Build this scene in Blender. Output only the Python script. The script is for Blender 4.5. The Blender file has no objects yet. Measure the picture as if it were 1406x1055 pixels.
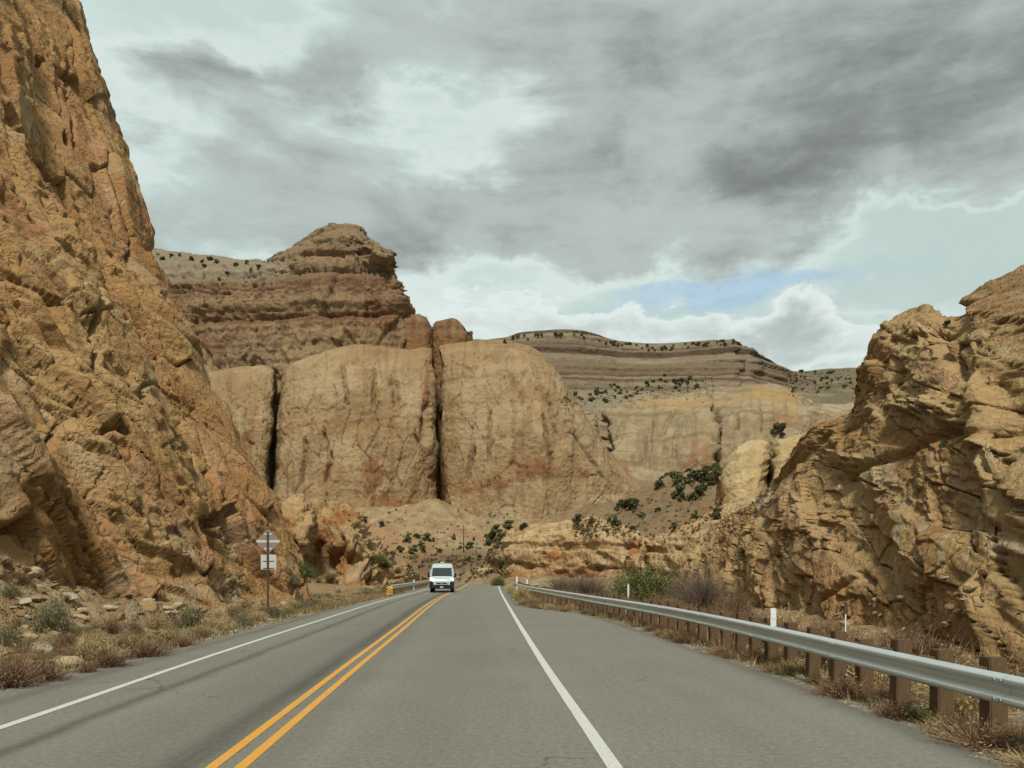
import bpy, bmesh, math, random
import numpy as np
from mathutils import Vector, Matrix

R = math.radians
random.seed(7)
rng = np.random.default_rng(11)
scene = bpy.context.scene
COL = scene.collection

# ------------------------------------------------------------------ camera
F, CX, HZ, CAMZ = 1056.0, 703.0, 786.0, 1.75     # focal length, centre column and horizon row in photo pixels; eye height
cam = bpy.data.cameras.new('camera')
cam.sensor_width = 36.0
cam.lens = 36.0 * F / 1406.0
cam.shift_y = (HZ - 527.5) / 1406.0
cam.clip_start = 0.1
cam.clip_end = 6000
cam_o = bpy.data.objects.new('camera', cam)
cam_o.location = (0, 0, CAMZ)
cam_o.rotation_euler = (R(90), 0, 0)
COL.objects.link(cam_o)
scene.camera = cam_o

# ------------------------------------------------------------------ exposure
EXPO = 1.55
scene.view_settings.view_transform = 'Standard'
scene.view_settings.look = 'None'
scene.view_settings.exposure = EXPO
scene.view_settings.gamma = 1.0
scene.view_settings.use_curve_mapping = False
scene.cycles.use_denoising = True
scene.cycles.max_bounces = 6
scene.cycles.diffuse_bounces = 3
scene.cycles.transparent_max_bounces = 8

def lin(r, g, b, k=1.0):
    def f(c):
        c /= 255.0
        return (c / 12.92 if c <= 0.04045 else ((c + 0.055) / 1.055) ** 2.4) * k
    return (f(r), f(g), f(b))

# ------------------------------------------------------------------ sun
SUN_EL, SUN_AZ = 48.0, 184.0          # azimuth clockwise from +Y (view direction): behind the camera
sun = bpy.data.lights.new('sun', 'SUN')
sun.energy = 1.5
sun.angle = R(10)
sun.color = (1.0, 0.955, 0.87)
sun_o = bpy.data.objects.new('sun', sun)
d = Vector((math.sin(R(SUN_AZ)) * math.cos(R(SUN_EL)), math.cos(R(SUN_AZ)) * math.cos(R(SUN_EL)), math.sin(R(SUN_EL))))
sun_o.rotation_euler = d.to_track_quat('Z', 'Y').to_euler()
sun_o.location = (0, 0, 200)
COL.objects.link(sun_o)

# ------------------------------------------------------------------ sky with cloud layers
world = bpy.data.worlds.new('World')
scene.world = world
world.use_nodes = True
wt = world.node_tree
wt.nodes.clear()

class NB:
    """tiny node-expression helper"""
    def __init__(self, nt): self.nt = nt
    def n(self, typ, **kw):
        x = self.nt.nodes.new(typ)
        for k, v in kw.items(): setattr(x, k, v)
        return x
    def put(self, sock, v):
        if isinstance(v, bpy.types.NodeSocket): self.nt.links.new(v, sock)
        else: sock.default_value = v
    def m(self, op, a, b=0.0, c=None, clamp=False):
        x = self.n('ShaderNodeMath', operation=op, use_clamp=clamp)
        self.put(x.inputs[0], a); self.put(x.inputs[1], b)
        if c is not None: self.put(x.inputs[2], c)
        return x.outputs[0]
    def sm(self, x, lo, hi, a=0.0, b=1.0):
        q = self.n('ShaderNodeMapRange', interpolation_type='SMOOTHSTEP')
        self.put(q.inputs['Value'], x)
        for k, v in (('From Min', lo), ('From Max', hi), ('To Min', a), ('To Max', b)): self.put(q.inputs[k], v)
        return q.outputs[0]
    def mix(self, f, a, b, blend='MIX'):
        q = self.n('ShaderNodeMix', data_type='RGBA', blend_type=blend)
        self.put(q.inputs['Factor'], f)
        for i, v in ((6, a), (7, b)):
            self.put(q.inputs[i], v if isinstance(v, bpy.types.NodeSocket) else (*v, 1.0))
        return q.outputs[2]
    def noise(self, vec, scale, detail=4, rough=0.5, dist=0.0, w=None):
        q = self.n('ShaderNodeTexNoise')
        if vec is not None: self.nt.links.new(vec, q.inputs['Vector'])
        q.inputs['Scale'].default_value = scale; q.inputs['Detail'].default_value = detail
        q.inputs['Roughness'].default_value = rough; q.inputs['Distortion'].default_value = dist
        return q.outputs[0]
    def xyz(self, x, y, z):
        q = self.n('ShaderNodeCombineXYZ')
        for i, v in enumerate((x, y, z)): self.put(q.inputs[i], v)
        return q.outputs[0]

def build_sky():
    b = NB(wt)
    tc = b.n('ShaderNodeTexCoord')
    sp = b.n('ShaderNodeSeparateXYZ'); wt.links.new(tc.outputs['Generated'], sp.inputs[0])
    x, y, z = sp.outputs
    az = b.m('ARCTAN2', x, y)
    el = b.m('ARCSINE', z)
    zz = b.m('ADD', b.m('MAXIMUM', z, 0.0), 0.22)
    P = b.xyz(b.m('DIVIDE', x, zz), b.m('DIVIDE', y, zz), 0.0)
    A = b.xyz(az, b.m('MULTIPLY', el, 1.7), 3.1)            # for the piled clouds above the skyline
    wob = b.noise(P, 1.7, 6, 0.6, 0.4)
    wob2 = b.noise(A, 7.0, 5, 0.6, 0.2)
    azw = b.m('ADD', az, b.m('MULTIPLY', b.m('SUBTRACT', wob, 0.5), 0.34))
    elw = b.m('ADD', el, b.m('MULTIPLY', b.m('SUBTRACT', wob2, 0.5), 0.16))
    def ang(u, v):
        a = math.atan((u - CX) / F)
        return a, math.atan((HZ - v) / F * math.cos(a))
    def blob(u, v, su, sv, rot, wgt, a_=None, e_=None):
        a0, e0 = ang(u, v)
        da = b.m('SUBTRACT', a_ or azw, a0); de = b.m('SUBTRACT', e_ or elw, e0)
        c, s = math.cos(R(rot)), math.sin(R(rot))
        p = b.m('ADD', b.m('MULTIPLY', da, c * F / su), b.m('MULTIPLY', de, s * F / su))
        q = b.m('ADD', b.m('MULTIPLY', da, -s * F / sv), b.m('MULTIPLY', de, c * F / sv))
        r2 = b.m('ADD', b.m('MULTIPLY', p, p), b.m('MULTIPLY', q, q))
        return b.m('MULTIPLY', b.m('EXPONENT', b.m('MULTIPLY', r2, -1.0)), wgt)
    def total(lst):
        t = blob(*lst[0])
        for l in lst[1:]: t = b.m('ADD', t, blob(*l))
        return t
    grey = total([(1060, 40, 430, 130, 0, 1.15), (1300, 130, 260, 100, 0, 0.9), (1060, 215, 260, 45, 6, 0.75),
                  (720, 20, 200, 50, 0, 0.5), (500, 90, 110, 36, 8, 0.75), (400, 205, 210, 55, -8, 0.55),
                  (330, 290, 240, 55, 0, 0.5), (820, 245, 170, 40, 5, 0.5), (850, 335, 210, 34, -4, 0.8),
                  (600, 320, 190, 45, 0, 0.55), (270, 110, 60, 22, 0, 0.35), (1360, 200, 120, 40, 0, 0.5),
                  (200, 20, 420, 150, 0, -0.35), (690, 165, 90, 60, 30, -0.3), (1250, 320, 260, 70, 0, -0.75),
                  (600, 400, 120, 30, 0, -0.3)])
    fine = b.noise(P, 2.6, 11, 0.6, 0.25)
    big = b.noise(P, 0.55, 3, 0.5, 0.0)
    A2 = b.xyz(az, b.m('MULTIPLY', el, 3.6), 7.7)
    mid = b.noise(A2, 4.2, 10, 0.6, 0.35)
    grey = b.m('ADD', grey, b.m('MULTIPLY', b.m('SUBTRACT', mid, 0.5), 1.7))
    grey = b.m('ADD', grey, b.m('MULTIPLY', b.m('SUBTRACT', b.noise(P, 6.0, 9, 0.62, 0.4), 0.5), 0.55))
    D = b.m('ADD', b.m('ADD', grey, b.m('MULTIPLY', b.m('SUBTRACT', fine, 0.5), 1.3)),
            b.m('MULTIPLY', b.m('SUBTRACT', big, 0.5), 0.5))
    K = 1.0 / 2 ** EXPO
    f_grey = b.sm(D, 0.02, 0.52)
    det = b.noise(P, 7.0, 10, 0.66, 0.3)
    tex = b.m('ADD', b.m('MULTIPLY', b.m('SUBTRACT', fine, 0.5), 1.1), b.m('ADD', b.m('MULTIPLY', b.m('SUBTRACT', mid, 0.5), 1.3), b.m('MULTIPLY', b.m('SUBTRACT', det, 0.5), 0.9)))
    core = b.sm(b.m('ADD', b.m('MULTIPLY', D, 0.42), tex), 0.0, 1.25)
    soft = b.noise(P, 1.1, 5, 0.5, 0.2)
    high = b.mix(b.sm(b.m('ADD', soft, b.m('MULTIPLY', b.m('SUBTRACT', det, 0.5), 0.35)), 0.35, 0.68), lin(190, 209, 205, K), lin(214, 230, 225, K))
    rim = b.sm(b.m('ABSOLUTE', b.m('SUBTRACT', D, 0.0)), 0.0, 0.25, 0.35, 0.0)
    high = b.mix(rim, high, lin(232, 242, 236, K))
    greyc = b.mix(core, lin(184, 195, 191, K), lin(124, 130, 127, K))
    cloud = b.mix(f_grey, high, greyc)
    # gaps that let the blue through, low over the skyline
    blue = total([(960, 402, 150, 26, 3, 1.0), (1120, 380, 160, 22, 0, 0.5), (1330, 300, 160, 60, 0, 0.35), (1000, 440, 120, 16, 0, 0.4)])
    f_blue = b.m('MULTIPLY', b.sm(b.m('ADD', blue, b.m('MULTIPLY', b.m('SUBTRACT', wob2, 0.5), 0.9)), 0.45, 1.25), 0.5)
    sky = b.n('ShaderNodeTexSky', sky_type='NISHITA')
    sky.sun_disc = False
    sky.sun_elevation = R(SUN_EL); sky.sun_rotation = R(SUN_AZ)
    sky.altitude = 1600; sky.air_density = 1.0; sky.dust_density = 1.5
    # cumulus piled over the skyline
    puff = b.noise(A, 13.0, 7, 0.55, 0.15)
    cu = total([(800, 452, 120, 26, 0, 1.0), (640, 440, 110, 30, 0, 0.8), (1085, 462, 105, 40, 0, 1.0), (940, 470, 150, 20, 0, 0.7), (1180, 470, 80, 25, 0, 0.6)])
    Dc = b.m('ADD', cu, b.m('MULTIPLY', b.m('MULTIPLY', b.m('SUBTRACT', puff, 0.5), 2.2), b.m('MINIMUM', b.m('MULTIPLY', cu, 2.5), 1.0)))
    f_cu = b.sm(Dc, 0.36, 0.62)
    cu_up = blob(800, 500, 900, 62, 0, 1.0)                    # greyer flat bases
    cuc = b.mix(b.sm(b.m('ADD', b.m('MULTIPLY', Dc, 0.75), b.m('MULTIPLY', cu_up, 0.35)), 0.5, 1.7), lin(226, 237, 233, K), lin(176, 188, 185, K))
    layer = b.mix(f_cu, cloud, cuc)
    f_blue = b.m('MULTIPLY', f_blue, b.m('SUBTRACT', 1.0, f_cu))
    bg1 = b.n('ShaderNodeBackground'); wt.links.new(b.mix(1.0, sky.outputs[0], (0.72, 0.80, 0.72), 'MULTIPLY'), bg1.inputs[0]); bg1.inputs[1].default_value = 0.09
    bg2 = b.n('ShaderNodeBackground'); wt.links.new(layer, bg2.inputs[0]); bg2.inputs[1].default_value = 1.0
    mx = b.n('ShaderNodeMixShader')
    wt.links.new(f_blue, mx.inputs[0]); wt.links.new(bg2.outputs[0], mx.inputs[1]); wt.links.new(bg1.outputs[0], mx.inputs[2])
    out = b.n('ShaderNodeOutputWorld'); wt.links.new(mx.outputs[0], out.inputs[0])
build_sky()
world.cycles.sampling_method = 'MANUAL'
world.cycles.sample_map_resolution = 512

# ------------------------------------------------------------------ numeric helpers
def px(u, v, Y):
    """photo pixel + distance -> world point"""
    return ((u - CX) / F * Y, Y, CAMZ + (HZ - v) / F * Y)

def _h(ix, iy, iz, seed):
    n = (ix.astype(np.int64) * 374761393 + iy.astype(np.int64) * 668265263 + iz.astype(np.int64) * 2147483647 + seed * 974711) & 0xFFFFFFFF
    n = n.astype(np.uint32)
    n = (n ^ (n >> np.uint32(13))) * np.uint32(1274126177)
    n = (n ^ (n >> np.uint32(16))) * np.uint32(2246822519)
    n = n ^ (n >> np.uint32(15))
    return n
def hf(ix, iy, iz=None, seed=0):
    if iz is None: iz = np.zeros_like(ix)
    return (_h(ix, iy, iz, seed) & np.uint32(0xFFFFFF)).astype(np.float32) / np.float32(0xFFFFFF)

def vnoise(x, y, z, seed=0):
    """value noise, -1..1"""
    x0 = np.floor(x); y0 = np.floor(y); z0 = np.floor(z)
    fx = x - x0; fy = y - y0; fz = z - z0
    fx = fx * fx * fx * (fx * (fx * 6 - 15) + 10); fy = fy * fy * fy * (fy * (fy * 6 - 15) + 10); fz = fz * fz * (3 - 2 * fz)
    ix = x0.astype(np.int64); iy = y0.astype(np.int64); iz = z0.astype(np.int64)
    r = 0
    for dz in (0, 1):
        wz = fz if dz else 1 - fz
        for dy in (0, 1):
            wy = fy if dy else 1 - fy
            a = hf(ix, iy + dy, iz + dz, seed); c = hf(ix + 1, iy + dy, iz + dz, seed)
            r = r + wz * wy * (a + (c - a) * fx)
    return r * 2 - 1
def fbm(x, y, z, octv=4, seed=0, gain=0.5, lac=2.03):
    r = 0; a = 1.0; t = 0
    for o in range(octv):
        r = r + a * vnoise(x, y, z, seed + o * 17); t += a
        x = x * lac + 3.7; y = y * lac + 1.3; z = z * lac + 5.1; a *= gain
    return r / t
def fbm2(x, y, octv=4, seed=0, gain=0.5):
    return fbm(x, y, np.zeros_like(x) + 0.37, octv, seed, gain)

def cells(x, y, seed):
    """2-D Voronoi: nearest and second nearest cell (index, offset to the centre) and distance to the border"""
    ix = np.floor(x).astype(np.int64); iy = np.floor(y).astype(np.int64)
    z = np.zeros(x.shape); zi = np.zeros(x.shape, np.int64)
    A = [z + 9e9, z, z, zi, zi]; B = [z + 9e9, z, z, zi, zi]
    for a in (-1, 0, 1):
        for c in (-1, 0, 1):
            ci = ix + a; cj = iy + c
            dx = ci + 0.08 + 0.84 * hf(ci, cj, None, seed) - x; dy = cj + 0.08 + 0.84 * hf(ci, cj, None, seed + 5) - y
            dd = dx * dx + dy * dy
            n1 = dd < A[0]; n2 = (~n1) & (dd < B[0])
            new = (dd, dx, dy, ci, cj)
            B = [np.where(n1, p, np.where(n2, q, r)) for p, q, r in zip(A, new, B)]
            A = [np.where(n1, q, p) for p, q in zip(A, new)]
    return A, B, np.sqrt(B[0]) - np.sqrt(A[0])
def facets(s, t, seed, size, aniso=1.0, ang=0.0, warp=0.35, tilt=0.9, soft=0.16):
    """angular fractured blocks: stepped, tilted facets. returns height, cell tint, border distance"""
    c, n = math.cos(R(ang)), math.sin(R(ang))
    a = (s * c + t * n) / (size * aniso); b = (-s * n + t * c) / size
    if warp:
        wx = fbm2(a * 0.7, b * 0.7, 1, seed + 31) * warp; wy = fbm2(a * 0.7 + 9, b * 0.7 + 4, 1, seed + 47) * warp
        a = a + wx; b = b + wy
    P, Q, e = cells(a, b, seed)
    def hh(C):
        _, dx, dy, i, j = C
        gx = hf(i, j, None, seed + 13) - 0.5; gy = hf(i, j, None, seed + 21) - 0.5
        return (hf(i, j, None, seed + 9) - 0.5) - tilt * 2.0 * (gx * dx + gy * dy)
    w = 0.5 * (1 - sstep(e, 0.0, soft))
    return hh(P) * (1 - w) + hh(Q) * w, hf(P[3], P[4], None, seed + 33), e
def sstep(x, lo, hi):
    t = np.clip((x - lo) / (hi - lo), 0, 1)
    return t * t * (3 - 2 * t)
def beds(z, thick, seed, sharp=0.18):
    """layered strata: one offset per bed, sharp at the bedding planes"""
    q = z / thick
    i = np.floor(q).astype(np.int64); f = q - i
    a = hf(i, i * 0 + seed, None, seed); b = hf(i + 1, i * 0 + seed, None, seed)
    w = sstep(f, 1 - sharp, 1.0)
    return a + (b - a) * w - 0.5

def hermite(knots, vals, t):
    """non-uniform Catmull-Rom along axis 0"""
    k = np.asarray(knots, float); n = len(k)
    i = np.clip(np.searchsorted(k, t, 'right') - 1, 0, n - 2)
    h = (k[i + 1] - k[i])
    m = np.empty_like(vals)
    dk = np.diff(k)
    sh = (slice(None),) + (None,) * (vals.ndim - 1)
    sl = np.diff(vals, axis=0) / dk[sh]
    m[0] = sl[0]; m[-1] = sl[-1]
    w = (dk[1:] / (dk[1:] + dk[:-1]))[sh]
    m[1:-1] = sl[:-1] * w + sl[1:] * (1 - w)
    f = ((t - k[i]) / h)[sh]; hh = h[sh]
    f2 = f * f; f3 = f2 * f
    return (2 * f3 - 3 * f2 + 1) * vals[i] + (f3 - 2 * f2 + f) * hh * m[i] + (-2 * f3 + 3 * f2) * vals[i + 1] + (f3 - f2) * hh * m[i + 1]

def loft(cols, nu, nv, wu=None, wv=None):
    """cols: list of columns (each a bottom-to-top list of xyz, equal counts) -> dense grid (nu, nv, 3) + surface coordinates in metres"""
    C = np.array(cols, float)
    def knots(D, w):                                  # step length seen from the camera, so detail goes where the picture has pixels
        P = 0.5 * (D[1:] + D[:-1])
        dist = np.maximum(np.linalg.norm(P, axis=-1), 8.0)
        L = np.linalg.norm(D[1:] - D[:-1], axis=-1) / dist
        L = np.maximum(L.mean(axis=1), 1e-4)
        if w is not None: L = L * np.array(w)                # fewer samples where the surface is out of view
        return np.concatenate([[0], np.cumsum(L)])
    ku = knots(C, wu); kv = knots(C.transpose(1, 0, 2), wv)
    G = hermite(ku, C, np.linspace(0, ku[-1], nu))
    G = hermite(kv, G.transpose(1, 0, 2), np.linspace(0, kv[-1], nv)).transpose(1, 0, 2)
    ds = np.linalg.norm(np.diff(G, axis=0), axis=-1).mean(axis=1)
    dt = np.linalg.norm(np.diff(G, axis=1), axis=-1).mean(axis=0)
    S = np.concatenate([[0], np.cumsum(ds)])[:, None] + np.zeros((nu, nv))
    T = np.concatenate([[0], np.cumsum(dt)])[None, :] + np.zeros((nu, nv))
    return G, S, T
def grid_normals(G, up=1.0):
    a = np.gradient(G, axis=0); b = np.gradient(G, axis=1)
    N = np.cross(a, b)
    N /= np.maximum(np.linalg.norm(N, axis=-1, keepdims=True), 1e-9)
    view = np.array([0, 0, CAMZ]) - G
    if (N * view).sum(-1).mean() < 0: N = -N
    return N * np.array([1.0, 1.0, up])
def pix(G):
    Y = np.maximum(G[..., 1], 0.5)
    return CX + F * G[..., 0] / Y, HZ - F * (G[..., 2] - CAMZ) / Y

# depth buffer of the ground and cliffs, so that plants and stones can be stood on the surface the photo shows them on
BIN = 2
ZB = np.full((1055 // BIN + 2, 1406 // BIN + 2), 1e9); ZP = np.zeros(ZB.shape + (3,))
def splat(G):
    P = G.reshape(-1, 3); P = P[P[:, 1] > 3]
    u, v = pix(P)
    ok = (u >= 0) & (u < 1406) & (v >= 0) & (v < 1055)
    P = P[ok]; iu = (u[ok] / BIN).astype(int); iv = (v[ok] / BIN).astype(int)
    o = np.argsort(-P[:, 1]); P = P[o]; iu = iu[o]; iv = iv[o]
    better = P[:, 1] < ZB[iv, iu]
    ZB[iv[better], iu[better]] = P[better, 1]; ZP[iv[better], iu[better]] = P[better]
    # within this call later writes are nearer already (sorted far to near)
def pick(u, v, rad=3):
    i, j = int(v / BIN), int(u / BIN)
    best = None
    for r in range(0, rad + 1):
        a = ZB[max(i - r, 0):i + r + 1, max(j - r, 0):j + r + 1]
        if a.size and a.min() < 1e8:
            k = np.unravel_index(np.argmin(a), a.shape)
            return ZP[max(i - r, 0) + k[0], max(j - r, 0) + k[1]].copy()
    return best

def mesh_np(name, V, Q, color=None, smooth=False, tri=False):
    me = bpy.data.meshes.new(name)
    V = np.ascontiguousarray(V, np.float32).reshape(-1, 3); Q = np.ascontiguousarray(Q, np.int32)
    k = Q.shape[1]
    me.vertices.add(len(V)); me.vertices.foreach_set('co', V.ravel())
    me.loops.add(Q.size); me.loops.foreach_set('vertex_index', Q.ravel())
    me.polygons.add(len(Q)); me.polygons.foreach_set('loop_start', np.arange(0, Q.size, k, dtype=np.int32))
    if smooth: me.polygons.foreach_set('use_smooth', np.ones(len(Q), bool))
    if color is not None:
        at = me.attributes.new('Col', 'FLOAT_COLOR', 'POINT')
        c = np.ones((len(V), 4), np.float32); c[:, :3] = np.asarray(color, np.float32).reshape(-1, 3)
        at.data.foreach_set('color', c.ravel())
    me.update(calc_edges=True)
    return me
def grid_mesh(name, G, color=None, smooth=False):
    nu, nv = G.shape[:2]
    i = np.arange(nu * nv).reshape(nu, nv)
    Q = np.stack([i[:-1, :-1], i[1:, :-1], i[1:, 1:], i[:-1, 1:]], -1).reshape(-1, 4)
    return mesh_np(name, G.reshape(-1, 3), Q, color, smooth)
def link(name, me, mat=None, parent=None, **props):
    o = bpy.data.objects.new(name, me)
    COL.objects.link(o)
    if mat is not None and me is not None:
        me.materials.clear(); me.materials.append(mat)
    if parent is not None: o.parent = parent
    for k, v in props.items(): o[k] = v
    return o
def empty(name, loc, rz=0.0, **props):
    o = bpy.data.objects.new(name, None)
    o.location = loc; o.rotation_euler = (0, 0, rz)
    COL.objects.link(o)
    for k, v in props.items(): o[k] = v
    return o
def copy_tree(o, parent=None):
    c = o.copy(); COL.objects.link(c); c.parent = parent
    for ch in o.children: copy_tree(ch, c)
    return c

# ------------------------------------------------------------------ materials
def new_mat(name):
    m = bpy.data.materials.new(name); m.use_nodes = True
    nt = m.node_tree; nt.nodes.clear()
    b = NB(nt)
    out = b.n('ShaderNodeOutputMaterial'); bs = b.n('ShaderNodeBsdfPrincipled')
    nt.links.new(bs.outputs[0], out.inputs[0])
    return m, nt, b, bs
def bump(b, bs, height, strength, dist):
    q = b.n('ShaderNodeBump'); q.inputs['Strength'].default_value = strength; q.inputs['Distance'].default_value = dist
    b.put(q.inputs['Height'], height); b.nt.links.new(q.outputs[0], bs.inputs['Normal'])
def mat_rock(name, unit, bumpd=1.0, contrast=0.22, sat=0.9, val=0.66, crk=0.6):
    """sandstone: colour attribute for beds and stains, grain and fine relief by noise; unit = size in metres of the fine relief"""
    m, nt, b, bs = new_mat(name)
    at = b.n('ShaderNodeAttribute', attribute_name='Col')
    tc = b.n('ShaderNodeTexCoord'); v = tc.outputs['Object']
    n1 = b.noise(v, 1.0 / (unit * 6), 7, 0.62, 0.3); n2 = b.noise(v, 1.0 / unit, 8, 0.65, 0.2)
    f = b.m('ADD', b.m('MULTIPLY', b.m('SUBTRACT', n1, 0.5), contrast * 2.6), b.m('MULTIPLY', b.m('SUBTRACT', n2, 0.5), contrast * 2.4))
    k = b.m('ADD', 1.0, f)
    c = b.mix(1.0, at.outputs['Color'], b.xyz(k, k, k), 'MULTIPLY')
    w = b.sm(n1, 0.5, 0.72, 0.0, 0.35)
    c = b.mix(w, c, b.mix(1.0, c, (1.03, 0.95, 0.80), 'MULTIPLY'))
    hs = b.n('ShaderNodeHueSaturation'); hs.inputs['Hue'].default_value = 0.5065; hs.inputs['Saturation'].default_value = sat; hs.inputs['Value'].default_value = val
    nt.links.new(c, hs.inputs['Color']); nt.links.new(hs.outputs[0], bs.inputs['Base Color'])
    bs.inputs['Roughness'].default_value = 0.95
    bs.inputs['Specular IOR Level'].default_value = 0.15
    vo = b.n('ShaderNodeTexVoronoi', feature='F1'); vo.inputs['Scale'].default_value = 1.0 / (unit * 1.6); vo.inputs['Randomness'].default_value = 1.0
    dv = b.n('ShaderNodeVectorMath', operation='ADD'); nt.links.new(v, dv.inputs[0])
    wv = b.n('ShaderNodeTexNoise'); wv.inputs['Scale'].default_value = 0.7 / unit; wv.inputs['Detail'].default_value = 3; nt.links.new(v, wv.inputs['Vector'])
    sc = b.n('ShaderNodeVectorMath', operation='SCALE'); nt.links.new(wv.outputs['Color'], sc.inputs[0]); sc.inputs['Scale'].default_value = unit * 1.2
    nt.links.new(sc.outputs[0], dv.inputs[1]); nt.links.new(dv.outputs[0], vo.inputs['Vector'])
    ve = b.n('ShaderNodeTexVoronoi', feature='DISTANCE_TO_EDGE'); ve.inputs['Scale'].default_value = 1.0 / (unit * 4.5)
    nt.links.new(dv.outputs[0], ve.inputs['Vector'])
    crack = b.sm(ve.outputs['Distance'], 0.0, 0.06, -0.7, 0.0)
    hgt = b.m('ADD', b.m('ADD', b.m('MULTIPLY', n2, 1.5), b.m('MULTIPLY', vo.outputs['Distance'], 0.8)), b.m('MULTIPLY', crack, b.sm(n1, 0.45, 0.6, 0.0, crk)))
    bump(b, bs, hgt, 1.0, unit * 0.6 * bumpd)
    return m
def mat_attr(name, rough=0.85, spec=0.2, var=0.25, trans=0.0):
    """plants: colour attribute varied per object"""
    m, nt, b, bs = new_mat(name)
    at = b.n('ShaderNodeAttribute', attribute_name='Col')
    oi = b.n('ShaderNodeObjectInfo')
    k = b.m('ADD', 1.0 - var, b.m('MULTIPLY', oi.outputs['Random'], 2 * var))
    c = b.mix(1.0, at.outputs['Color'], b.xyz(k, k, b.m('MULTIPLY', k, 0.97)), 'MULTIPLY')
    hs = b.n('ShaderNodeHueSaturation'); hs.inputs['Saturation'].default_value = 0.9; hs.inputs['Value'].default_value = 0.68
    nt.links.new(c, hs.inputs['Color']); nt.links.new(hs.outputs[0], bs.inputs['Base Color'])
    bs.inputs['Roughness'].default_value = rough; bs.inputs['Specular IOR Level'].default_value = spec
    if trans: bs.inputs['Subsurface Weight'].default_value = 0.0
    return m
def mat_plain(name, col, rough=0.5, metal=0.0, spec=0.5, noise=0.0, scale=20.0, bumpd=0.0, emit=0.0, stretch=None):
    m, nt, b, bs = new_mat(name)
    bs.inputs['Roughness'].default_value = rough; bs.inputs['Metallic'].default_value = metal
    bs.inputs['Specular IOR Level'].default_value = spec
    if noise:
        tc = b.n('ShaderNodeTexCoord'); v = tc.outputs['Object']
        if stretch:
            mp = b.n('ShaderNodeMapping'); mp.inputs['Scale'].default_value = stretch; nt.links.new(v, mp.inputs[0]); v = mp.outputs[0]
        n = b.noise(v, scale, 6, 0.6, 0.2)
        k = b.m('ADD', 1.0, b.m('MULTIPLY', b.m('SUBTRACT', n, 0.5), noise * 2))
        nt.links.new(b.mix(1.0, col, b.xyz(k, k, k), 'MULTIPLY'), bs.inputs['Base Color'])
        if bumpd: bump(b, bs, n, 0.7, bumpd)
    else:
        bs.inputs['Base Color'].default_value = (*col, 1)
    if emit:
        bs.inputs['Emission Color'].default_value = (1, 0.97, 0.9, 1); bs.inputs['Emission Strength'].default_value = emit
    return m

def mat_soil():
    """stony desert soil: clods at three sizes so that near verge and far talus both read as rubble"""
    m, nt, b, bs = new_mat('dry_stony_soil')
    at = b.n('ShaderNodeAttribute', attribute_name='Col')
    tc = b.n('ShaderNodeTexCoord'); v = tc.outputs['Object']
    k = 0.0; hgt = 0.0
    for sc, w, hw in ((9.0, 0.45, 0.05), (2.2, 0.45, 0.16), (0.45, 0.45, 0.5)):
        n = b.noise(v, sc, 6, 0.68, 0.4)
        vo = b.n('ShaderNodeTexVoronoi', feature='F1'); vo.inputs['Scale'].default_value = sc * 1.6; nt.links.new(v, vo.inputs['Vector'])
        sp = b.n('ShaderNodeSeparateXYZ'); nt.links.new(vo.outputs['Color'], sp.inputs[0])
        k = b.m('ADD', k, b.m('ADD', b.m('MULTIPLY', b.m('SUBTRACT', n, 0.5), w * 1.3), b.m('MULTIPLY', b.m('SUBTRACT', sp.outputs[0], 0.5), w * 0.35)))
        hgt = b.m('ADD', hgt, b.m('MULTIPLY', b.m('SUBTRACT', n, b.m('MULTIPLY', vo.outputs['Distance'], 0.8)), hw))
    k = b.m('MAXIMUM', b.m('ADD', 1.0, k), 0.25)
    c = b.mix(1.0, at.outputs['Color'], b.xyz(k, k, k), 'MULTIPLY')
    hs = b.n('ShaderNodeHueSaturation'); hs.inputs['Saturation'].default_value = 1.0; hs.inputs['Value'].default_value = 0.52
    nt.links.new(c, hs.inputs['Color']); nt.links.new(hs.outputs[0], bs.inputs['Base Color'])
    bs.inputs['Roughness'].default_value = 0.95; bs.inputs['Specular IOR Level'].default_value = 0.1
    bump(b, bs, hgt, 1.0, 1.0)
    return m
ROCK_NEAR = mat_rock('sandstone_near', 0.16, 1.15, 0.24, crk=1.1)
ROCK_MID = mat_rock('sandstone_mid', 0.5, 1.0, 0.24, sat=0.95, val=0.64, crk=0.3)
ROCK_FAR = mat_rock('sandstone_far', 1.3, 0.8, 0.22, sat=0.92, val=0.47, crk=0.15)
ROCK_VFAR = mat_rock('sandstone_distant', 3.5, 0.8, 0.22, sat=0.92, val=0.42, crk=0.1)

# ------------------------------------------------------------------ the road's lines on the ground (x at each distance)
def curve(*pts):
    a = np.array(sorted(pts), float)
    return lambda y: np.interp(y, a[:, 0], a[:, 1])
def scurve(*pts):
    a = np.array(sorted(pts), float)
    def f(y):
        y = np.atleast_1d(np.asarray(y, float))
        yy = np.clip(y, a[0, 0], a[-1, 0])
        return hermite(a[:, 0], a[:, 1:2], yy)[:, 0]
    return f
X_MID = scurve((-30, -0.9), (-10, -1.7), (6.9, -2.56), (12.8, -2.9), (24, -3.5), (42, -4.5), (54, -5.0), (71, -5.35), (95, -5.95), (112, -6.6), (125, -8.0), (140, -11.5), (160, -19), (180, -30), (200, -44))
X_RW = scurve((-30, 2.1), (-10, 1.5), (6.9, 0.92), (12.8, 0.68), (24, 0.30), (42, -0.25), (66, -0.95), (90, -1.55), (109, -2.2), (118, -3.4), (128, -5.0), (140, -8), (160, -15.4), (180, -26.4), (200, -40))
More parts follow.
